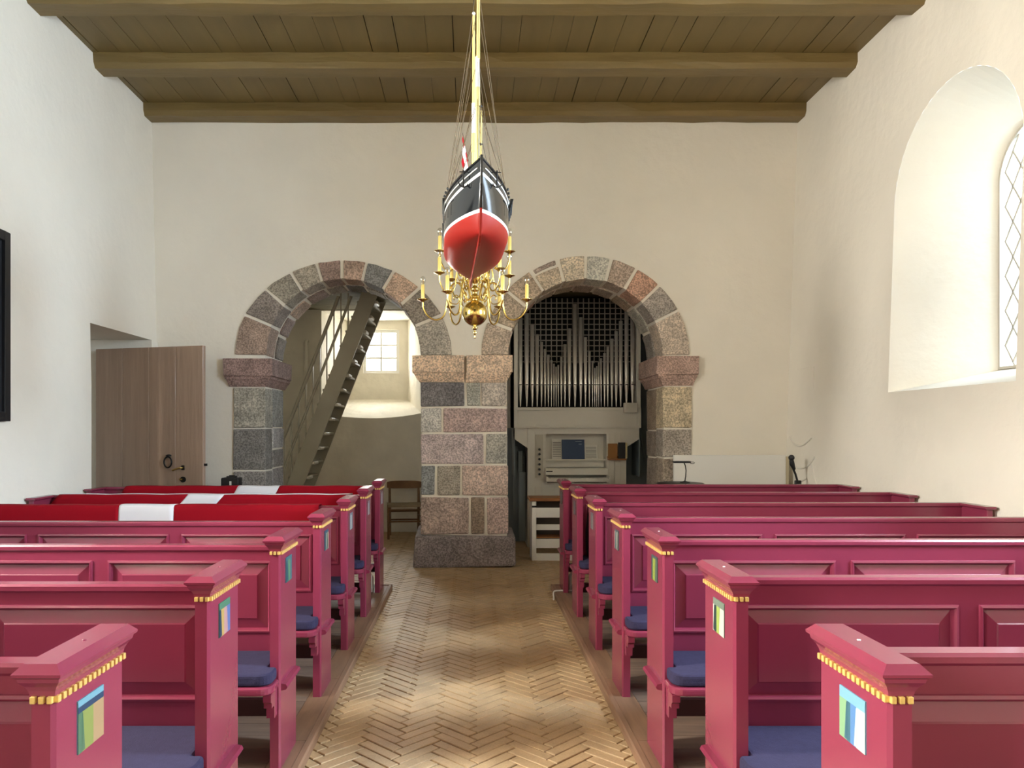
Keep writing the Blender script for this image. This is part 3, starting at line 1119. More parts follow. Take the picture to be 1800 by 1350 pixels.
fm = mast(FM, .22, [(0.24, .79, .0102, .0095, SH_MAST, 0), (.70, .79, .0128, .0122, SH_MAST, 0), (.79, .935, .0104, .0104, SH_WHITE, 0), (.925, 1.45, .0085, .006, SH_MAST, .003)])
MB().sphere((0, FM, 1.46), .009).build('truck', SH_WHITE, fm)
mm = mast(MM, .22, [(0.22, .73, .0102, .0095, SH_MAST, 0), (.64, .74, .0128, .0122, SH_MAST, 0), (.74, .90, .0104, .0104, SH_WHITE, 0), (.89, 1.37, .0085, .006, SH_MAST, 0)])
MB().sphere((0, MM, 1.38), .009).build('truck', SH_WHITE, mm)
# gaff and boom, stay fittings
MB().tube([(0.018, FM + .03, .33), (.02, FM + .05, .70)], .004, 6).build('gaff', SH_MAST, fm)
MB().tube([(0.004, MM + .02, .34), (.006, MM + .46, .37)], .007, 8).build('boom', SH_MAST, mm)
for z in (.46, .52, .70):
    MB().lathe([(.006, -.004), (.011, 0), (.006, .004)], (0.014, FM, z), 8).build('block', BLACK, fm)
for my, hts in ((FM, (.72, .93, 1.30)), (MM, (.70, .90, 1.30))):
    for sgn in (-1, 1):
        for k in range(5):
            yy = my - 0.01 + 0.05 * k
            t = yy / SL
            z = sheer(t)
            x_ = sgn * (hb(t, z) + .008)
            ht = (hts[0], hts[0] + .02, hts[1], hts[1] + .25, hts[2])[k]
            MB().tube([(x_, yy, z - .03), (0.0, my, ht)], 0.0013, 4).build('shroud', SH_LINE, ship)
            MB().lathe([(.003, -.006), (.0065, 0), (.003, .006)], (x_, yy, z + .012), 8).build('deadeye', BLACK, ship)
for a, b in (((0, .02, .33), (0, FM, 1.40)), ((0, .10, .325), (0, FM, .93)), ((0, FM, 1.0), (0, MM, 1.32)), ((0, MM, 1.3), (0, SL, .32))):
    MB().tube([a, b], 0.0012, 4).build('stay', SH_LINE, ship)
# channels at the sides
for sgn in (-1, 1):
    for my in (FM, MM):
        t = (my + .1) / SL
        z = sheer(t) - .035
        MB().box(sgn * hb(t, z), sgn * (hb(t, z) + .014), my - .03, my + .22, z - .003, z + .003).build('channel', SH_BLACK, ship)
        for k in range(5):
            yy = my - 0.01 + 0.05 * k
            MB().tube([(sgn * (hb(t, z) + .012), yy, z), (sgn * (hb(t, z - .06) + .002), yy, z - .07)], .0018, 4).build('chain_plate', BLACK, ship)
# ensign at the stern on its gaff
fl = MB(); fw = MB()
for u in range(12):
    for v_ in range(8):
        def P(u, v_):
            return (-0.022 - 0.004 * sin(u * 1.3) - .03 * (v_ / 8.) , SL - .22 + 0.16 * u / 12 , .80 - 0.13 * (1 - v_ / 8.) - 0.10 * u / 12)
        white = u in (4, 5) or v_ in (3, 4)
        (fw if white else fl).add([P(u, v_), P(u + 1, v_), P(u + 1, v_ + 1), P(u, v_ + 1)], [(0, 1, 2, 3)], 0, True)
ens = fl.build('ensign', FLAGRED, ship)
enc = fw.build('ensign_cross', FLAGWHITE, ens)
for o in (ens, enc):
    bm = bmesh.new(); bm.from_mesh(o.data)
    bmesh.ops.remove_doubles(bm, verts=bm.verts, dist=1e-5)
    bmesh.ops.recalc_face_normals(bm, faces=bm.faces)
    bm.to_mesh(o.data); bm.free()
MB().tube([(-.02, SL - .22, .66), (-.054, SL - .22, .82)], .002, 5).build('ensign_halyard', SH_LINE, ship)
MB().add([(-.005, FM, 1.30), (-.005, FM, 1.34), (-.10, FM + .02, 1.245), (-.095, FM + .02, 1.235)], [(0, 1, 2, 3)]).build('pennant', mat('pennant_orange', rgb(206, 92, 50), .8), ship)
# wires to the ceiling
for y in (0.30, 0.95):
    MB().tube([(0, y, .30), (0, (y + .62) / 2, 1.7), (0, .62, ZC - SHZ - .0)], .0015, 5).build('hanging_wire', IRON, ship)
MB().lathe([(.012, 0), (.02, .01), (.012, .02)], (0, .62, ZC - SHZ - .02), 10).build('ceiling_hook', IRON, ship)

# ------------------------------------------------------------------ chandelier
CHX, CHY = 0.022, 5.2
chand = thing('chandelier', (CHX, CHY, H), 'polished brass chandelier with three tiers of curled arms and bulbs', 'chandelier')
MB().lathe([(.001, .615), (.006, .618), (.008, .625), (.004, .633), (.007, .645), (.016, .655), (.006, .664), (.007, .672), (.016, .68), (.020, .69), (.008, .698), (.010, .703)], (0, 0, 0), 18).build('finial', BRASS, chand)
MB().sphere((0, 0, .786), .0855, 32, 20).build('ball', BRASS, chand)
MB().lathe([(.03, .866), (.02, .878), (.03, .886), (.034, .90), (.02, .91), (.016, .93), (.028, .94), (.030, .955), (.016, .965), (.014, .985), (.022, .995), (.034, 1.02), (.036, 1.05), (.02, 1.075), (.014, 1.09), (.024, 1.10), (.026, 1.12), (.014, 1.13), (.012, 1.17), (.022, 1.19), (.028, 1.22), (.02, 1.25), (.010, 1.27), (.014, 1.29), (.016, 1.30), (.006, 1.32)], (0, 0, 0), 20).build('stem', BRASS, chand)
MB().tube([(0, 0, 1.31), (0, 0, ZC - H)], .006, 8).build('hanging_rod', BRASS, chand)
MB().lathe([(.05, ZC - H - .02), (.045, ZC - H - .04), (.012, ZC - H - .06)], (0, 0, 0), 16).build('ceiling_rose', BRASS, chand)


def smooth(pts, n=5):
    out = []
    for i in range(len(pts) - 1):
        p0 = pts[max(0, i - 1)]; p1 = pts[i]; p2 = pts[i + 1]; p3 = pts[min(len(pts) - 1, i + 2)]
        for k in range(n):
            t = k / n
            out.append(tuple(0.5 * ((2 * b) + (-a + c) * t + (2 * a - 5 * b + 4 * c - d) * t * t + (-a + 3 * b - 3 * c + d) * t ** 3) for a, b, c, d in zip(p0, p1, p2, p3)))
    out.append(tuple(pts[-1]))
    return out


def arm_parts(R, zc, z_in):
    """profile in (r, z); returns meshes shared by all arms of a tier"""
    k = R / 0.35
    pr = smooth([(.02, z_in), (.05 * k, z_in - .03), (.075 * k, z_in + .03), (.11 * k, z_in + .085), (.155 * k, z_in + .07), (.18 * k, z_in - .0), (.205 * k, zc - .10), (.255 * k, zc - .135), (.31 * k, zc - .115), (.345 * k, zc - .06), (R, zc - .012)])
    arm = MB().tube([(r, 0, z) for r, z in pr], .0062 if R > .3 else .0052, 8)
    arm_me = arm.mesh('arm', BRASS)
    sc = smooth([(.185 * k, z_in + .0), (.165 * k, z_in - .045), (.12 * k, z_in - .055), (.105 * k, z_in - .02), (.125 * k, z_in + .005), (.145 * k, z_in - .012), (.135 * k, z_in - .03)], 4)
    scroll = MB().tube([(r, 0, z) for r, z in sc], .0036, 6)
    sc2 = smooth([(.08 * k, z_in + .04), (.05 * k, z_in + .075), (.065 * k, z_in + .11), (.10 * k, z_in + .11), (.105 * k, z_in + .09), (.09 * k, z_in + .085)], 4)
    scroll.tube([(r, 0, z) for r, z in sc2], .0032, 6)
    scroll_me = scroll.mesh('scroll', BRASS)
    pan_me = MB().lathe([(.006, -.016), (.010, -.012), (.022, -.006), (.038, .001), (.040, .003), (.034, .002), (.014, -.001), (.013, .006)], (R, 0, zc), 18).mesh('drip_pan', BRASS)
    sl_me = MB().lathe([(.0125, .004), (.0135, .008), (.0125, .014), (.0125, .10), (.009, .104)], (R, 0, zc), 14).mesh('candle_sleeve', SLEEVE)
    bl_me = MB().lathe([(.007, .103), (.009, .108), (.016, .118), (.0205, .13), (.0205, .138), (.016, .15), (.008, .157), (.001, .159)], (R, 0, zc), 14).mesh('bulb', BULB)
    fi_me = MB().tube([(R - .004, 0, zc + .104), (R - .006, 0, zc + .135), (R, 0, zc + .143), (R + .006, 0, zc + .135), (R + .004, 0, zc + .104)], .0012, 5).mesh('filament', BRASS)
    return arm_me, scroll_me, pan_me, sl_me, bl_me, fi_me


for R, zc, z_in, n, a0 in ((.352, .878, .905, 6, 0), (.242, 1.05, 1.06, 6, 12), (.236, 1.205, 1.20, 6, 2)):
    am, sm_, pm, sl_, bl, fi = arm_parts(R, zc, z_in)
    for k in range(n):
        a = radians(a0) + 2 * pi * k / n
        o = inst('arm', am, chand, (0, 0, 0), a)
        inst('scroll', sm_, o)
        inst('drip_pan', pm, o)
        inst('candle_sleeve', sl_, o)
        inst('bulb', bl, o)
        inst('filament', fi, o)

# ------------------------------------------------------------------ open plank door on the left
dl = 1.323
door = thing('door_1', (-3.98, 8.17, 0), 'heavy taupe plank door standing open beside the left arch', None, rz=atan2(-.37, 1.27), kind='structure')
x = 0.0
for k, w in enumerate((.34, .33, .325, .328)):
    MB().box(x, x + w - .003, -.025, .02, .015, 2.352).build('plank', DOORP, door, bevel=.004)
    x += w
for z in (.35, 1.95):
    MB().box(.02, 1.28, .02, .045, z, z + .14).build('ledge', DOORP, door)
    MB().box(-.06, .75, .045, .051, z + .04, z + .09).build('strap_hinge', IRON, door)
rg = MB().tube([(.915 + .045 * cos(a), -.045, 1.165 + .055 * sin(a)) for a in [2 * pi * k / 24 for k in range(25)]], .008, 8).build('ring_handle', IRON, door)
MB().lathe([(.03, 0), (.03, .012), (.012, .02)], (0, 0, 0), 12).build('boss', IRON, rg).location = (.915, -.026, 1.225)
lv = MB().tube([(1.085, -.026, 1.11), (1.085, -.065, 1.11), (1.07, -.072, 1.108), (.99, -.07, 1.085)], .009, 8).build('lever_handle', BRASS, door)
MB().box(1.065, 1.105, -.031, -.025, 1.085, 1.135).build('handle_plate', IRON, lv, bevel=.006)
kp = MB().prism([(1.085 + .035 * cos(2 * pi * k / 16), .99 + .03 * sin(2 * pi * k / 16)) for k in range(16)], 1, -.031, -.025).build('lock_rosette', IRON, door)
MB().box(1.05, 1.085, -.04, -.031, .985, 1.0).build('key', BRASS, kp)
MB().box(1.318, 1.345, -.01, .012, 1.13, 1.155).build('latch_bolt', IRON, door)
MB().box(-4.24, -3.436, 8.25, 8.412, 0.0, 2.462).build('door_frame', PLASTER)
tag(bpy.data.objects['door_frame'], 'plastered rebate behind the open door', kind='structure')
bpy.data.objects['door_frame'].name = 'trim_1'

# ------------------------------------------------------------------ picture on the left wall
pic = thing('framed_picture', (-3.44, 5.04, 1.56), 'tall dark picture in a black frame on left wall', 'picture')
W_, HH_ = 0.62, 1.385
MB().box(0, .045, -W_, -W_ + .07, 0, HH_).box(0, .045, W_ - .07, W_, 0, HH_).box(0, .045, -W_ + .07, W_ - .07, 0, .07).box(0, .045, -W_ + .07, W_ - .07, HH_ - .07, HH_).build('frame', mat('black_frame', rgb(24, 25, 29), .45), pic, bevel=.004)
MB().box(.004, .02, -W_ + .07, W_ - .07, .07, HH_ - .07).build('canvas', mat('dark_canvas', rgb(34, 36, 42), .55, noise=(5, .4)), pic)

# ------------------------------------------------------------------ steep stair in the tower
st = thing('stair', (-2.45, 10.2, 0), 'steep grey painted wooden stair seen through the left arch', 'stair')


def stx(z): return -2.452 + 0.39 * z + 2.45        # right edge of the near stringer, local x
wst = .215
for y0, nm in ((-.42, 'stringer'), (.40, 'stringer')):
    pl = [(stx(0) - wst, 0), (stx(0), 0), (stx(3.25), 3.25), (stx(3.25) - wst, 3.25)]
    MB().prism(pl, 1, y0, y0 + .035).build(nm, STAIRP, st, bevel=.003)
for k in range(17):
    z = .12 + .187 * k
    xr = stx(z) + .03
    tr = MB().box(xr - .26, xr - .035, -.385, .40, z, z + .03).build('tread', STAIRP, st, bevel=.004)
    MB().box(xr - .05, xr + .012, -.40, -.16, z - .004, z + .034).build('tread_nosing', STAIR_TREAD_LIT, tr, bevel=.008)  # near tread end, its lit top painted in as a paler tone
for y0 in (-.405,):
    def line(off, za, zb_, r):
        return MB().tube([(stx(za) - wst - off, y0, za), (stx(zb_) - wst - off, y0, zb_)], r, 6)
    line(.275, .45, 3.2, .024).build('handrail', STAIRP, st)
    line(.115, .35, 3.2, .018).build('mid_rail', STAIRP, st)
    k = 0
    for k in range(14):
        zb_ = .25 + .232 * k
        if zb_ > 3.0: break
        xx = stx(zb_) - wst
        zt = zb_ + .275 / .39
        MB().box(xx - .008, xx + .008, y0 - .01, y0 + .01, zb_ - .02, min(3.24, zt)).build('baluster', STAIRP, st)
# pipe on the tower wall, coloured pale for the light along its edges
pp = MB().tube([(0, 0, 1.95), (0, 0, 2.0), (0, 0, 2.78), (.02, .02, 2.8)], .03, 8).build('wall_pipe', PLASTER_ROUGH, loc=(-2.42, YT - .04, 0))
tag(pp, 'vertical pipe coloured pale as if lit on tower wall left of the stair', 'pipe')

# ------------------------------------------------------------------ wooden chair
ch = thing('chair', (-.93, 10.72, 0), 'oak chair with curved backrest and cord seat beside the pier', 'chair', rz=radians(8))
for sx in (-1, 1):
    MB().tube([(sx * .235, -.21, 0), (sx * .235, -.21, .47)], [.016, .021], 8).build('leg', CHAIRW, ch)
    MB().tube([(sx * .20, .21, 0), (sx * .205, .20, .45), (sx * .205, .24, .76)], [.016, .02, .015], 8).build('leg', CHAIRW, ch)
    MB().tube([(sx * .235, -.2, .17), (sx * .2, .2, .17)], .010, 6).build('stretcher', CHAIRW, ch)
    MB().tube([(sx * .235, -.2, .29), (sx * .2, .2, .29)], .010, 6).build('stretcher', CHAIRW, ch)
for yy, hw_, zz in ((-.21, .235, .24), (-.21, .235, .40), (.21, .2, .22), (.21, .2, .34)):
    MB().tube([(-hw_, yy, zz), (hw_, yy, zz)], .011, 6).build('stretcher', CHAIRW, ch)
rings = []
for k in range(9):
    x_ = -.245 + .49 * k / 8
    dip = -.012 * (1 - (x_ / .245) ** 2)
    rings.append([(x_, -.24, .44), (x_, -.24, .468 + dip * .3), (x_, 0, .468 + dip), (x_, .22, .465 + dip * .3), (x_, .22, .44)])
MB().loft(rings).build('seat', CORD_SEAT, ch)
rings = []
for k in range(13):
    x_ = -.245 + .49 * k / 12
    yb_ = .265 - .05 * (x_ / .245) ** 2
    e = 1 - .25 * (abs(x_) / .245) ** 4
    rings.append([(x_, yb_ - .012, .715 - .055 * e), (x_, yb_ - .016, .715 + .055 * e), (x_, yb_ + .008, .715 + .055 * e), (x_, yb_ + .012, .715 - .055 * e)])
MB().loft(rings).build('backrest', CHAIRW, ch, bevel=.004)

# ------------------------------------------------------------------ organ
OY = 9.75
OS = 1350 / OY
def ox(p): return (p - 829) / OS
def oz(p): return H - (p - 755) / OS
org = thing('pipe_organ', (0, OY, 0), 'grey painted pipe organ with tin pipes in the right arch', 'pipe organ')
xl, xr = ox(903.5), ox(1126.5)
# upper case
for a, b in ((xl, xl + .05), (xr - .05, xr)):
    MB().box(a, b, 0, .9, oz(752), 3.24).build('case_post', ORGANP, org, bevel=.004)
MB().box(xl + .05, xr - .05, .32, .34, oz(716), 3.24).build('case_back', ORGAN_IN, org)
MB().box(xl, xl + .012, .05, .9, .9, 3.2).build('case_side', ORGAN_BLUE, org)
MB().box(xr - .012, xr, .05, .9, .9, 3.2).build('case_side', ORGAN_BLUE, org)
# lattice screen
LATT = mat('lattice_paint', rgb(150, 144, 132), .5)
px0, px1 = xl + .05, xr - .05
pit = 0.0693
k = 0
X_ = px0 + .03
while X_ < px1:
    MB().box(X_ - .0065, X_ + .0065, .20, .212, 2.36, 3.2).build('lattice_bar', LATT, org)
    X_ += pit
Z_ = 2.38
while Z_ < 3.2:
    MB().box(px0, px1, .213, .222, Z_ - .0065, Z_ + .0065).build('lattice_bar', LATT, org)
    Z_ += pit
# front pipes
PIPES = [(268, 400), (303, 375), (334, 440), (361, 492), (385, 535), (405, 573), (423, 605), (440, 635), (454, 655), (466, 672), (478, 662), (495, 618), (515, 548), (540, 460), (571, 325), (603, 398), (629, 508), (651, 585), (668, 640), (681, 678), (692, 668), (703, 648), (716, 625), (735, 597), (753, 560), (776, 517), (800, 475), (825, 418), (857, 365), (890, 400)]
zb0 = oz(430 + 893 / 3.14)
zm = oz(430 + 772 / 3.14)
for k, (px, pt) in enumerate(PIPES):
    gap = min([abs(px - q[0]) for q in PIPES if q[0] != px])
    r = min(.0265, max(.0135, (700 - pt) / 3.14 / OS * .024 + .0115))
    r = min(r, gap / 3.14 / OS * .42)
    X_ = ox(830 + px / 3.14)
    zt = oz(430 + pt / 3.14)
    p = MB().lathe([(r * .28, zb0), (r * .98, zm - .004), (r, zm), (r, zt), (r * .93, zt), (r * .93, zt - .02)], (X_, .06, 0), 16).build('organ_pipe', TIN, org)
    mh = r * 2.6
    MB().add([(X_ - r * .62, .06 - r * 1.0, zm + .004), (X_ + r * .62, .06 - r * 1.0, zm + .004), (X_, .06 - r * 1.02, zm + mh + .02)], [(0, 1, 2)]).build('upper_lip', TIN, p)
    MB().box(X_ - r * .62, X_ + r * .62, .06 - r * 1.04, .06 - r * .7, zm - .004, zm + .006).build('mouth', ORGAN_IN, p)
MB().box(px0, px1, .085, .10, zm - .006, zm + .006).build('pipe_rack', IRON, org)
MB().box(xl, xr, -.01, .34, oz(716) - .03, oz(716)).build('pipe_ledge', ORGANP, org, bevel=.004)
# belt panel
zB0, zB1 = oz(752), oz(717)
MB().box(xl, xr, .02, .9, zB0, zB1).build('belt_body', ORGANP, org)
MB().box(xl, xr, -.012, .02, zB0, zB0 + .03).box(xl, xr, -.012, .02, zB1 - .03, zB1).box(xl, xl + .03, -.012, .02, zB0 + .03, zB1 - .03).box(xr - .03, xr, -.012, .02, zB0 + .03, zB1 - .03).build('belt_frame', ORGANP, org)
MB().box(xl + .034, xr - .034, .008, .02, zB0 + .034, zB1 - .034).build('belt_panel', ORGANP, org)
# console body with recess for the music desk
cx0, cx1 = ox(928), ox(1100)
rx0, rx1, rz0, rz1 = ox(960), ox(1067), oz(846), oz(763)
MB().box(cx0, rx0, .04, .9, 0.0, zB0).build('console_side', ORGANP, org)
MB().box(rx1, cx1, .04, .9, 0.0, zB0).build('console_side', ORGANP, org)
MB().box(rx0, rx1, .04, .9, rz1, zB0).build('console_head', ORGANP, org)
MB().box(rx0, rx1, .04, .9, 0.0, rz0 - .02).build('console_base', ORGANP, org)
MB().box(rx0, rx1, .25, .9, rz0 - .02, rz1).build('desk_back', ORGANP, org)
for a, b, sgn in ((xl, cx0, 1), (cx1, xr, -1)):
    if sgn > 0: pl = [(a, zB0), (b, zB0), (b, oz(788)), (a, oz(771))]
    else: pl = [(a, zB0), (b, zB0), (b, oz(771)), (a, oz(788))]
    MB().prism(pl, 1, .05, .085).build('shoulder', ORGANP, org)
# vertical matchboards under the shoulders
for k in range(3):
    a = ox(1071) + k * .075
    MB().box(a, a + .071, .032, .04, 0.02, oz(762)).build('matchboard', ORGANP, org)
for k in range(5):
    a = ox(941) + k * .085
    MB().box(a, a + .081, .03, .04, 0.3, oz(855)).build('matchboard', ORGANP, org)
# music ledge, fallboard, keyboard
MB().box(rx0, rx1, .10, .25, oz(810.5), oz(808)).build('music_ledge', ORGANP, org)
MB().box(rx0 + .01, rx1 - .01, .17, .25, oz(822), oz(810.5)).build('fallboard', ORGANP, org)
MB().box(rx0 - .01, rx1 + .01, -.02, .25, oz(835), oz(823)).build('key_lid', ORGANP, org, bevel=.006)
MB().box(rx0 - .005, rx1 + .03, -.10, .04, oz(846), oz(842)).build('key_slip', ORGANP, org)
for xa in (rx0 - .005, rx1 + .005):
    MB().box(xa, xa + .025, -.10, .04, oz(842), oz(837)).build('key_cheek', ORGANP, org)
nk = 30
kw = (rx1 - rx0 - .03) / nk
wk = MB().box(0, kw * .9, -.095, .04, 0, .018).mesh('white_key', PAPER)
for k in range(nk):
    inst('white_key', wk, org, (rx0 + .02 + kw * k, 0, oz(842)))
MB().box(ox(960), ox(971), -.025, -.02, oz(829.5), oz(827.5)).build('maker_plate', IRON, org)
# stop knobs on a pale strip
MB().box(ox(941), ox(955), .03, .04, oz(840), oz(764)).build('stop_panel', mat('pale_stop_strip', rgb(198, 192, 176), .5), org)
for py in (790, 798.3, 807, 816, 825, 833.3):
    MB().tube([(ox(948), .03, oz(py)), (ox(948), -.015, oz(py)), (ox(948), -.02, oz(py)), (ox(948), -.04, oz(py))], [.007, .007, .017, .015], 10).build('stop_knob', BLACK, org)
# sockets, music on the desk
def sheet(name, x0, x1, z0, z1, y, m, label, cat, lines=0, tilt=.04, th_=.006):
    t = thing(name, ((x0 + x1) / 2, OY + y, z0), label, cat)
    w = (x1 - x0) / 2
    h = z1 - z0
    MB().loft([[(-w, 0, 0), (w, 0, 0), (w, th_, 0), (-w, th_, 0)], [(-w, tilt, h), (w, tilt, h), (w, tilt + th_, h), (-w, tilt + th_, h)]]).build('cover', m, t)
    for k in range(lines):
        f = .12 + .78 * k / lines
        MB().box(-w * .8, w * .8, tilt * f - .003, tilt * f - .0008, h * f, h * f + h * .028).build('printed_line', INK, t)
    return t


zl = oz(808)
sheet('sheet_music', ox(973), ox(991), zl, oz(772), .185, PAPER, 'white music sheet left of the blue book on organ', 'sheet music', 9)
bb = sheet('music_book', ox(990.5), ox(1031), zl, oz(773), .15, BLUEBOOK, 'dark blue music book standing on the organ desk', 'book', 0, .04, .018)
MB().box(.03, .11, .030, .0335, .225, .233).build('title', mat('silver_print', rgb(140, 160, 180), .5), bb)
MB().box(.07, .11, .026, .030, .19, .197).build('title', mat('silver_print', rgb(140, 160, 180), .5), bb)
sheet('sheet_music', ox(1031.5), ox(1055), zl, oz(782.5), .18, PAPER, 'white music sheet right of the blue book on organ', 'sheet music', 8)
# book shelf at the right of the console
bs = thing('book_rest', (ox(1084), OY + .04, oz(806)), 'small brown wooden rest fixed right of organ desk', 'book rest')
MB().box(-.115, .115, -.10, 0, -.02, 0).build('ledge', WOOD, bs, bevel=.004)
MB().box(-.115, .115, -.012, -.002, 0, .03).build('backboard', WOOD, bs)
hb1 = thing('hymn_book', (ox(1077), OY - .01, oz(806)), 'tan hymn book standing on the organ book rest', 'book')
MB().box(-.06, .06, 0, .03, 0, .19).build('cover', TANBOOK, hb1, bevel=.003)
hb2 = thing('hymn_book', (ox(1093), OY - .05, oz(806)), 'thick black hymn book with cream page edges on rest', 'book')
MB().box(-.05, .035, -.005, .0, 0, .205).box(-.05, .035, .03, .035, 0, .205).build('cover', BLACK, hb2)
MB().box(-.045, .06, .0, .03, .004, .2).build('pages', mat('cream_pages', rgb(214, 198, 150), .8), hb2)
# little box on the ledge
lb = MB().box(-.085, .085, -.03, .03, 0, .125).build('ledge_box', ORGANP, bevel=.006, loc=(ox(1107), OY - .035, oz(725.5)))
tag(lb, 'small grey box clipped to the organ ledge', 'box')
# wind trunks seen beside the console
for a, b, z0, z1, yy in ((905, 914, .3, 1.28, .35), (913, 921, .45, 1.22, .25), (914, 926, .06, .95, .18), (921, 927, .06, 1.2, .45)):
    MB().box(ox(a), ox(b), yy, yy + .12, z0, z1).build('wind_trunk', ORGAN_BLUE, org, bevel=.004)
MB().box(xl - .1, cx0, .55, .57, 0, zB0).build('side_panel', ORGAN_BLUE, org)
MB().box(cx1, xr + .2, .5, .52, 0, 3.2).build('side_panel', ORGAN_BLUE, org)
MB().loft([[(xr + .01, .3, 1.72), (xr + .01, .34, 1.72), (xr + .01, .34, 1.80), (xr + .01, .3, 1.80)], [(xr + .13, .3, 1.05), (xr + .13, .34, 1.05), (xr + .13, .34, 1.13), (xr + .13, .3, 1.13)]]).build('brace', ORGAN_BLUE, org)
MB().box(ox(1095), ox(1102), .2, .5, .1, oz(800)).build('duct', ORGAN_BLUE, org)

# organ bench
BY = 8.78
BS = 1350 / BY
bx = lambda p: (p - 829) / BS
bz = lambda p: H - (p - 755) / BS
ob = thing('organ_bench', (bx(935), BY, 0), 'white organ bench with brown wooden seat behind right pews', 'bench')
bw = 1.05
zt = bz(881)
MB().box(-.03, bw + .03, -.02, .36, zt, zt + .035).build('seat_board', WOOD, ob, bevel=.006)
for a in (0, bw - .05):
    MB().box(a, a + .05, 0, .34, .0, zt).build('side_panel', WHITE, ob, bevel=.003)
for za, zb_, yy in ((bz(910), bz(893), .012), (bz(933), bz(923), .06), (bz(964), bz(948), .03), (.0, bz(973), .004)):
    MB().box(.05, bw - .05, yy, yy + .022, za, zb_).build('cross_board', WHITE, ob)
MB().box(.05, bw - .05, .05, .25, bz(947), bz(945)).build('book_shelf', WOOD, ob)
MB().box(.05, bw - .05, .30, .31, .1, zt).build('back_panel', mat('bench_back', rgb(96, 90, 82), .7), ob)
MB().box(.0, .05, -.004, .0, bz(892), bz(889)).build('joint_strip', BLACK, ob)

# ------------------------------------------------------------------ odds and ends behind the right pews
wp = thing('white_panel', (2.75, 8.22, 0), 'plain white board standing against the back wall on right', 'panel')
MB().box(-.59, .605, -.02, .02, .0, 1.226).build('board', WHITE, wp, bevel=.003)
MB().box(.605, .635, -.025, .03, .0, 1.21).build('edge_post', mat('beige_post', rgb(190, 178, 150), .6), wp)
MB().box(-.5, -.42, -.12, .12, 0, .03).box(.42, .5, -.12, .12, 0, .03).build('foot', WHITE, wp)

tb = thing('side_table', (2.07, 7.62, 0), 'small round black table behind the farthest right pew', 'table')
MB().lathe([(.001, .955), (.22, .957), (.235, .964), (.22, .972), (.001, .974)], (0, 0, 0), 28).build('table_top', BLACK, tb)
MB().lathe([(.02, .02), (.018, .5), (.02, .957)], (0, 0, 0), 12).build('column', BLACK, tb)
MB().lathe([(.16, 0), (.16, .012), (.03, .03), (.02, .05)], (0, 0, 0), 24).build('base', BLACK, tb)
lp = thing('reading_lamp', (2.11, 7.60, .974), 'black gooseneck reading lamp with flat head on round table', 'lamp')
MB().lathe([(.05, 0), (.05, .008), (.015, .014), (.008, .02)], (0, 0, 0), 16).build('base', BLACK, lp)
MB().tube([(0, 0, .012), (.008, 0, .06), (.012, 0, .12), (.004, 0, .17), (-.008, 0, .195)], .0055, 8).build('neck', BLACK, lp)
MB().box(-.115, .055, -.035, .035, .195, .213).build('head', BLACK, lp, bevel=.006)
MB().tube([(.055, 0, .205), (.085, -.005, .204), (.097, 0, .196), (.085, .004, .188), (.055, 0, .19)], .003, 6).build('cord_loop', BLACK, lp)

ms = thing('microphone_stand', (3.22, 7.78, 0), 'black microphone on a tilted stand by the right corner', 'microphone')
MB().lathe([(.12, 0), (.12, .012), (.02, .025), (.012, .05)], (.09, 0, 0), 20).build('base', IRON, ms)
MB().tube([(.09, 0, .03), (.09, 0, .955)], .010, 8).build('pole', IRON, ms)
MB().box(.055, .115, -.02, .02, .94, .985).build('clamp', BLACK, ms, bevel=.006)
MB().tube([(.085, 0, .96), (.06, 0, 1.05), (.03, 0, 1.12)], .011, 8).build('boom', BLACK, ms)
MB().tube([(.045, 0, 1.10), (.03, -.02, 1.13)], .018, 8).build('swivel', BLACK, ms)
MB().tube([(.03, -.02, 1.12), (.018, -.02, 1.15), (.012, -.02, 1.19)], [.02, .026, .022], 10).build('clip', BLACK, ms)
MB().sphere((.012, -.02, 1.215), .03, 14, 9).build('grille', mat('mic_grille', rgb(70, 70, 72), .4, .7, bump=(400, .6, .003)), ms)

# cables clipped to the right wall
CAB = mat('white_cable', rgb(236, 230, 216), .7)
cables = [
    ('white cable loop hanging highest on the right wall', [(8.34, 1.42), (8.2, 1.34), (8.0, 1.34), (7.8, 1.42)]),
    ('white cable loop hanging midway on the right wall', [(8.36, 1.20), (8.15, 1.10), (7.9, 1.12), (7.72, 1.22)]),
    ('short white cable loop low on the right wall', [(8.2, .98), (8.05, .96), (7.9, 1.0)]),
    ('white cable running down to the pew on right wall', [(7.78, 1.15), (7.74, 1.05), (7.66, .9), (7.6, .7), (7.58, .3)]),
]
for lab, pts in cables:
    o = MB().tube([(XR(z) - .001, y, z) for y, z in smooth(pts, 5)], .011, 6).build('wall_cable', CAB)
    tag(o, lab, 'cable', 'cables on the right wall')
o = MB().box(-.008, 0, -.2, .2, 0, .30).build('access_cover', PLASTER, bevel=.003, loc=(XR(2) + .002, 8.0, 1.84))
tag(o, 'square plastered cover on the right wall above the cables', 'cover')

# black lantern box beside the left jamb
sp = thing('loudspeaker', (-2.50, 8.0, 0), 'small black box loudspeaker on stand beside the left jamb', 'speaker')
MB().lathe([(.14, 0), (.14, .012), (.02, .03)], (0, 0, 0), 20).build('base', IRON, sp)
MB().tube([(0, 0, .02), (0, 0, .86)], .014, 8).build('pole', IRON, sp)
MB().box(-.09, .09, -.07, .07, .86, 1.0).build('body', BLACK, sp, bevel=.008)
MB().box(-.045, .05, -.03, .03, 1.0, 1.015).box(-.02, .03, -.02, .02, 1.015, 1.025).build('handle', BLACK, sp)
MB().box(0.0, .02, -.074, -.07, .925, .965).build('badge', PAPER, sp)

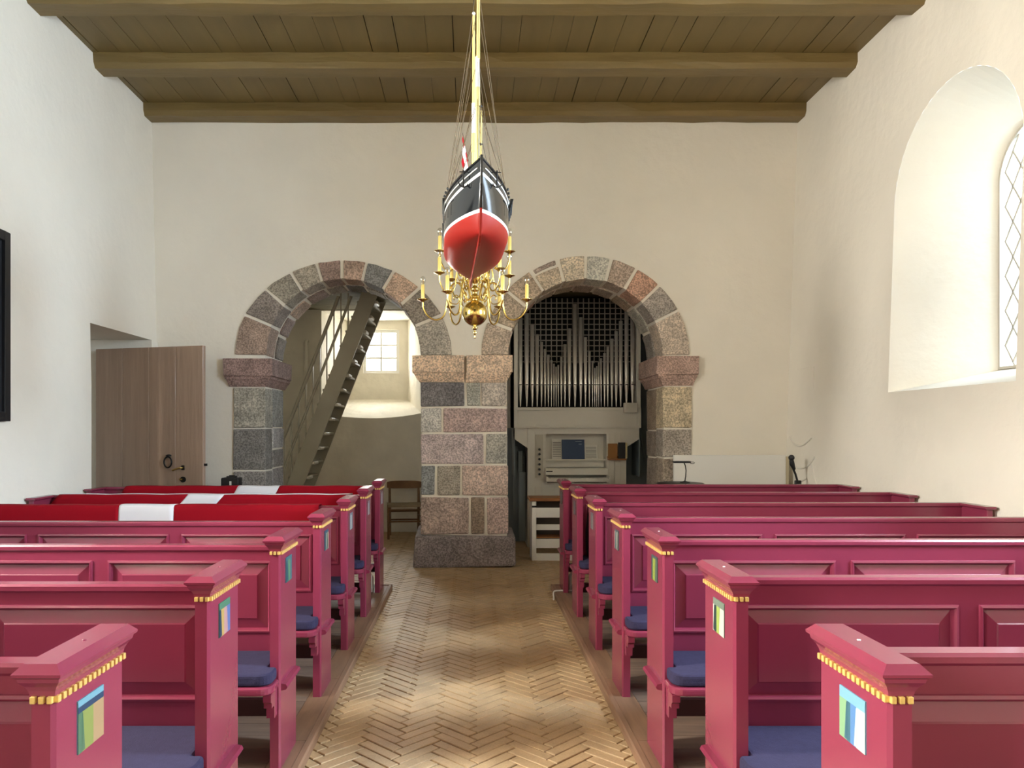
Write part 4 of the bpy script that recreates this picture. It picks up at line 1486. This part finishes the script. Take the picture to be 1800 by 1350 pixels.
# bag and papers on the sixth right pew
Yp = 1.79 + .887 * 5
bag = thing('black_bag', (1.03, Yp - .15, .492), 'black bag propped on the sixth pew right of aisle', 'bag')
rings = []
for f, sx, sy in ((0, .11, .075), (.06, .125, .085), (.2, .125, .08), (.32, .11, .06), (.39, .08, .04), (.41, .04, .02)):
    rings.append([(sx * cos(2 * pi * k / 14), sy * sin(2 * pi * k / 14) + f * .12, f) for k in range(14)])
MB().loft(rings, 0, True).build('body', BLACKF, bag)
MB().tube(smooth([(-.04, .04, .38), (-.03, .04, .44), (.03, .04, .44), (.04, .04, .38)], 4), .007, 6).build('handle', BLACK, bag)
MB().tube([(-.02, .03, .405), (.03, .03, .41)], .008, 8).build('buckle', TIN, bag)
MB().loft([[(.07 * cos(2 * pi * k / 12), -.085 + .02 * sin(2 * pi * k / 12), z) for k in range(12)] for z in (.03, .06, .15, .17)], 0, True).build('front_pocket', BLACKF, bag)
pb = MB()
rr_ = random.Random(4)
pb.loft([[(r * cos(2 * pi * k / 9) + rr_.uniform(-.012, .012), r * .6 * sin(2 * pi * k / 9) + rr_.uniform(-.01, .01), z) for k in range(9)] for r, z in ((.05, 0), (.055, .03), (.045, .07), (.03, .10), (.01, .115))])
o = pb.build('crumpled_paper', PAPER, loc=(.99, Yp - .28, .492))
tag(o, 'crumpled white paper lying before the black bag', 'paper')

# white conduit and floor cable at the end of each platform
for s, lab, lab2 in ((1, 'short white heating pipe behind the last right pew end', 'white cable on the floor by the right platform end'), (-1, 'short white heating pipe behind the last left pew end', None)):
    o = MB().tube([(0, 0, 0), (0, 0, .13), (.02 * s, 0, .155), (.06 * s, 0, .16)], .014, 8).build('heating_pipe', WHITE, loc=(s * .89, 7.06 - (.12 if s > 0 else .2), .05))
    tag(o, lab, 'pipe')
    if lab2:
        o = MB().tube(smooth([(.98, 6.92, .058), (.90, 6.88, .058), (.78, 6.87, .058), (.735, 6.86, .05), (.728, 6.80, .012), (.72, 6.74, .008)], 5), .008, 6).build('floor_cable', WHITE)
        tag(o, lab2, 'cable')
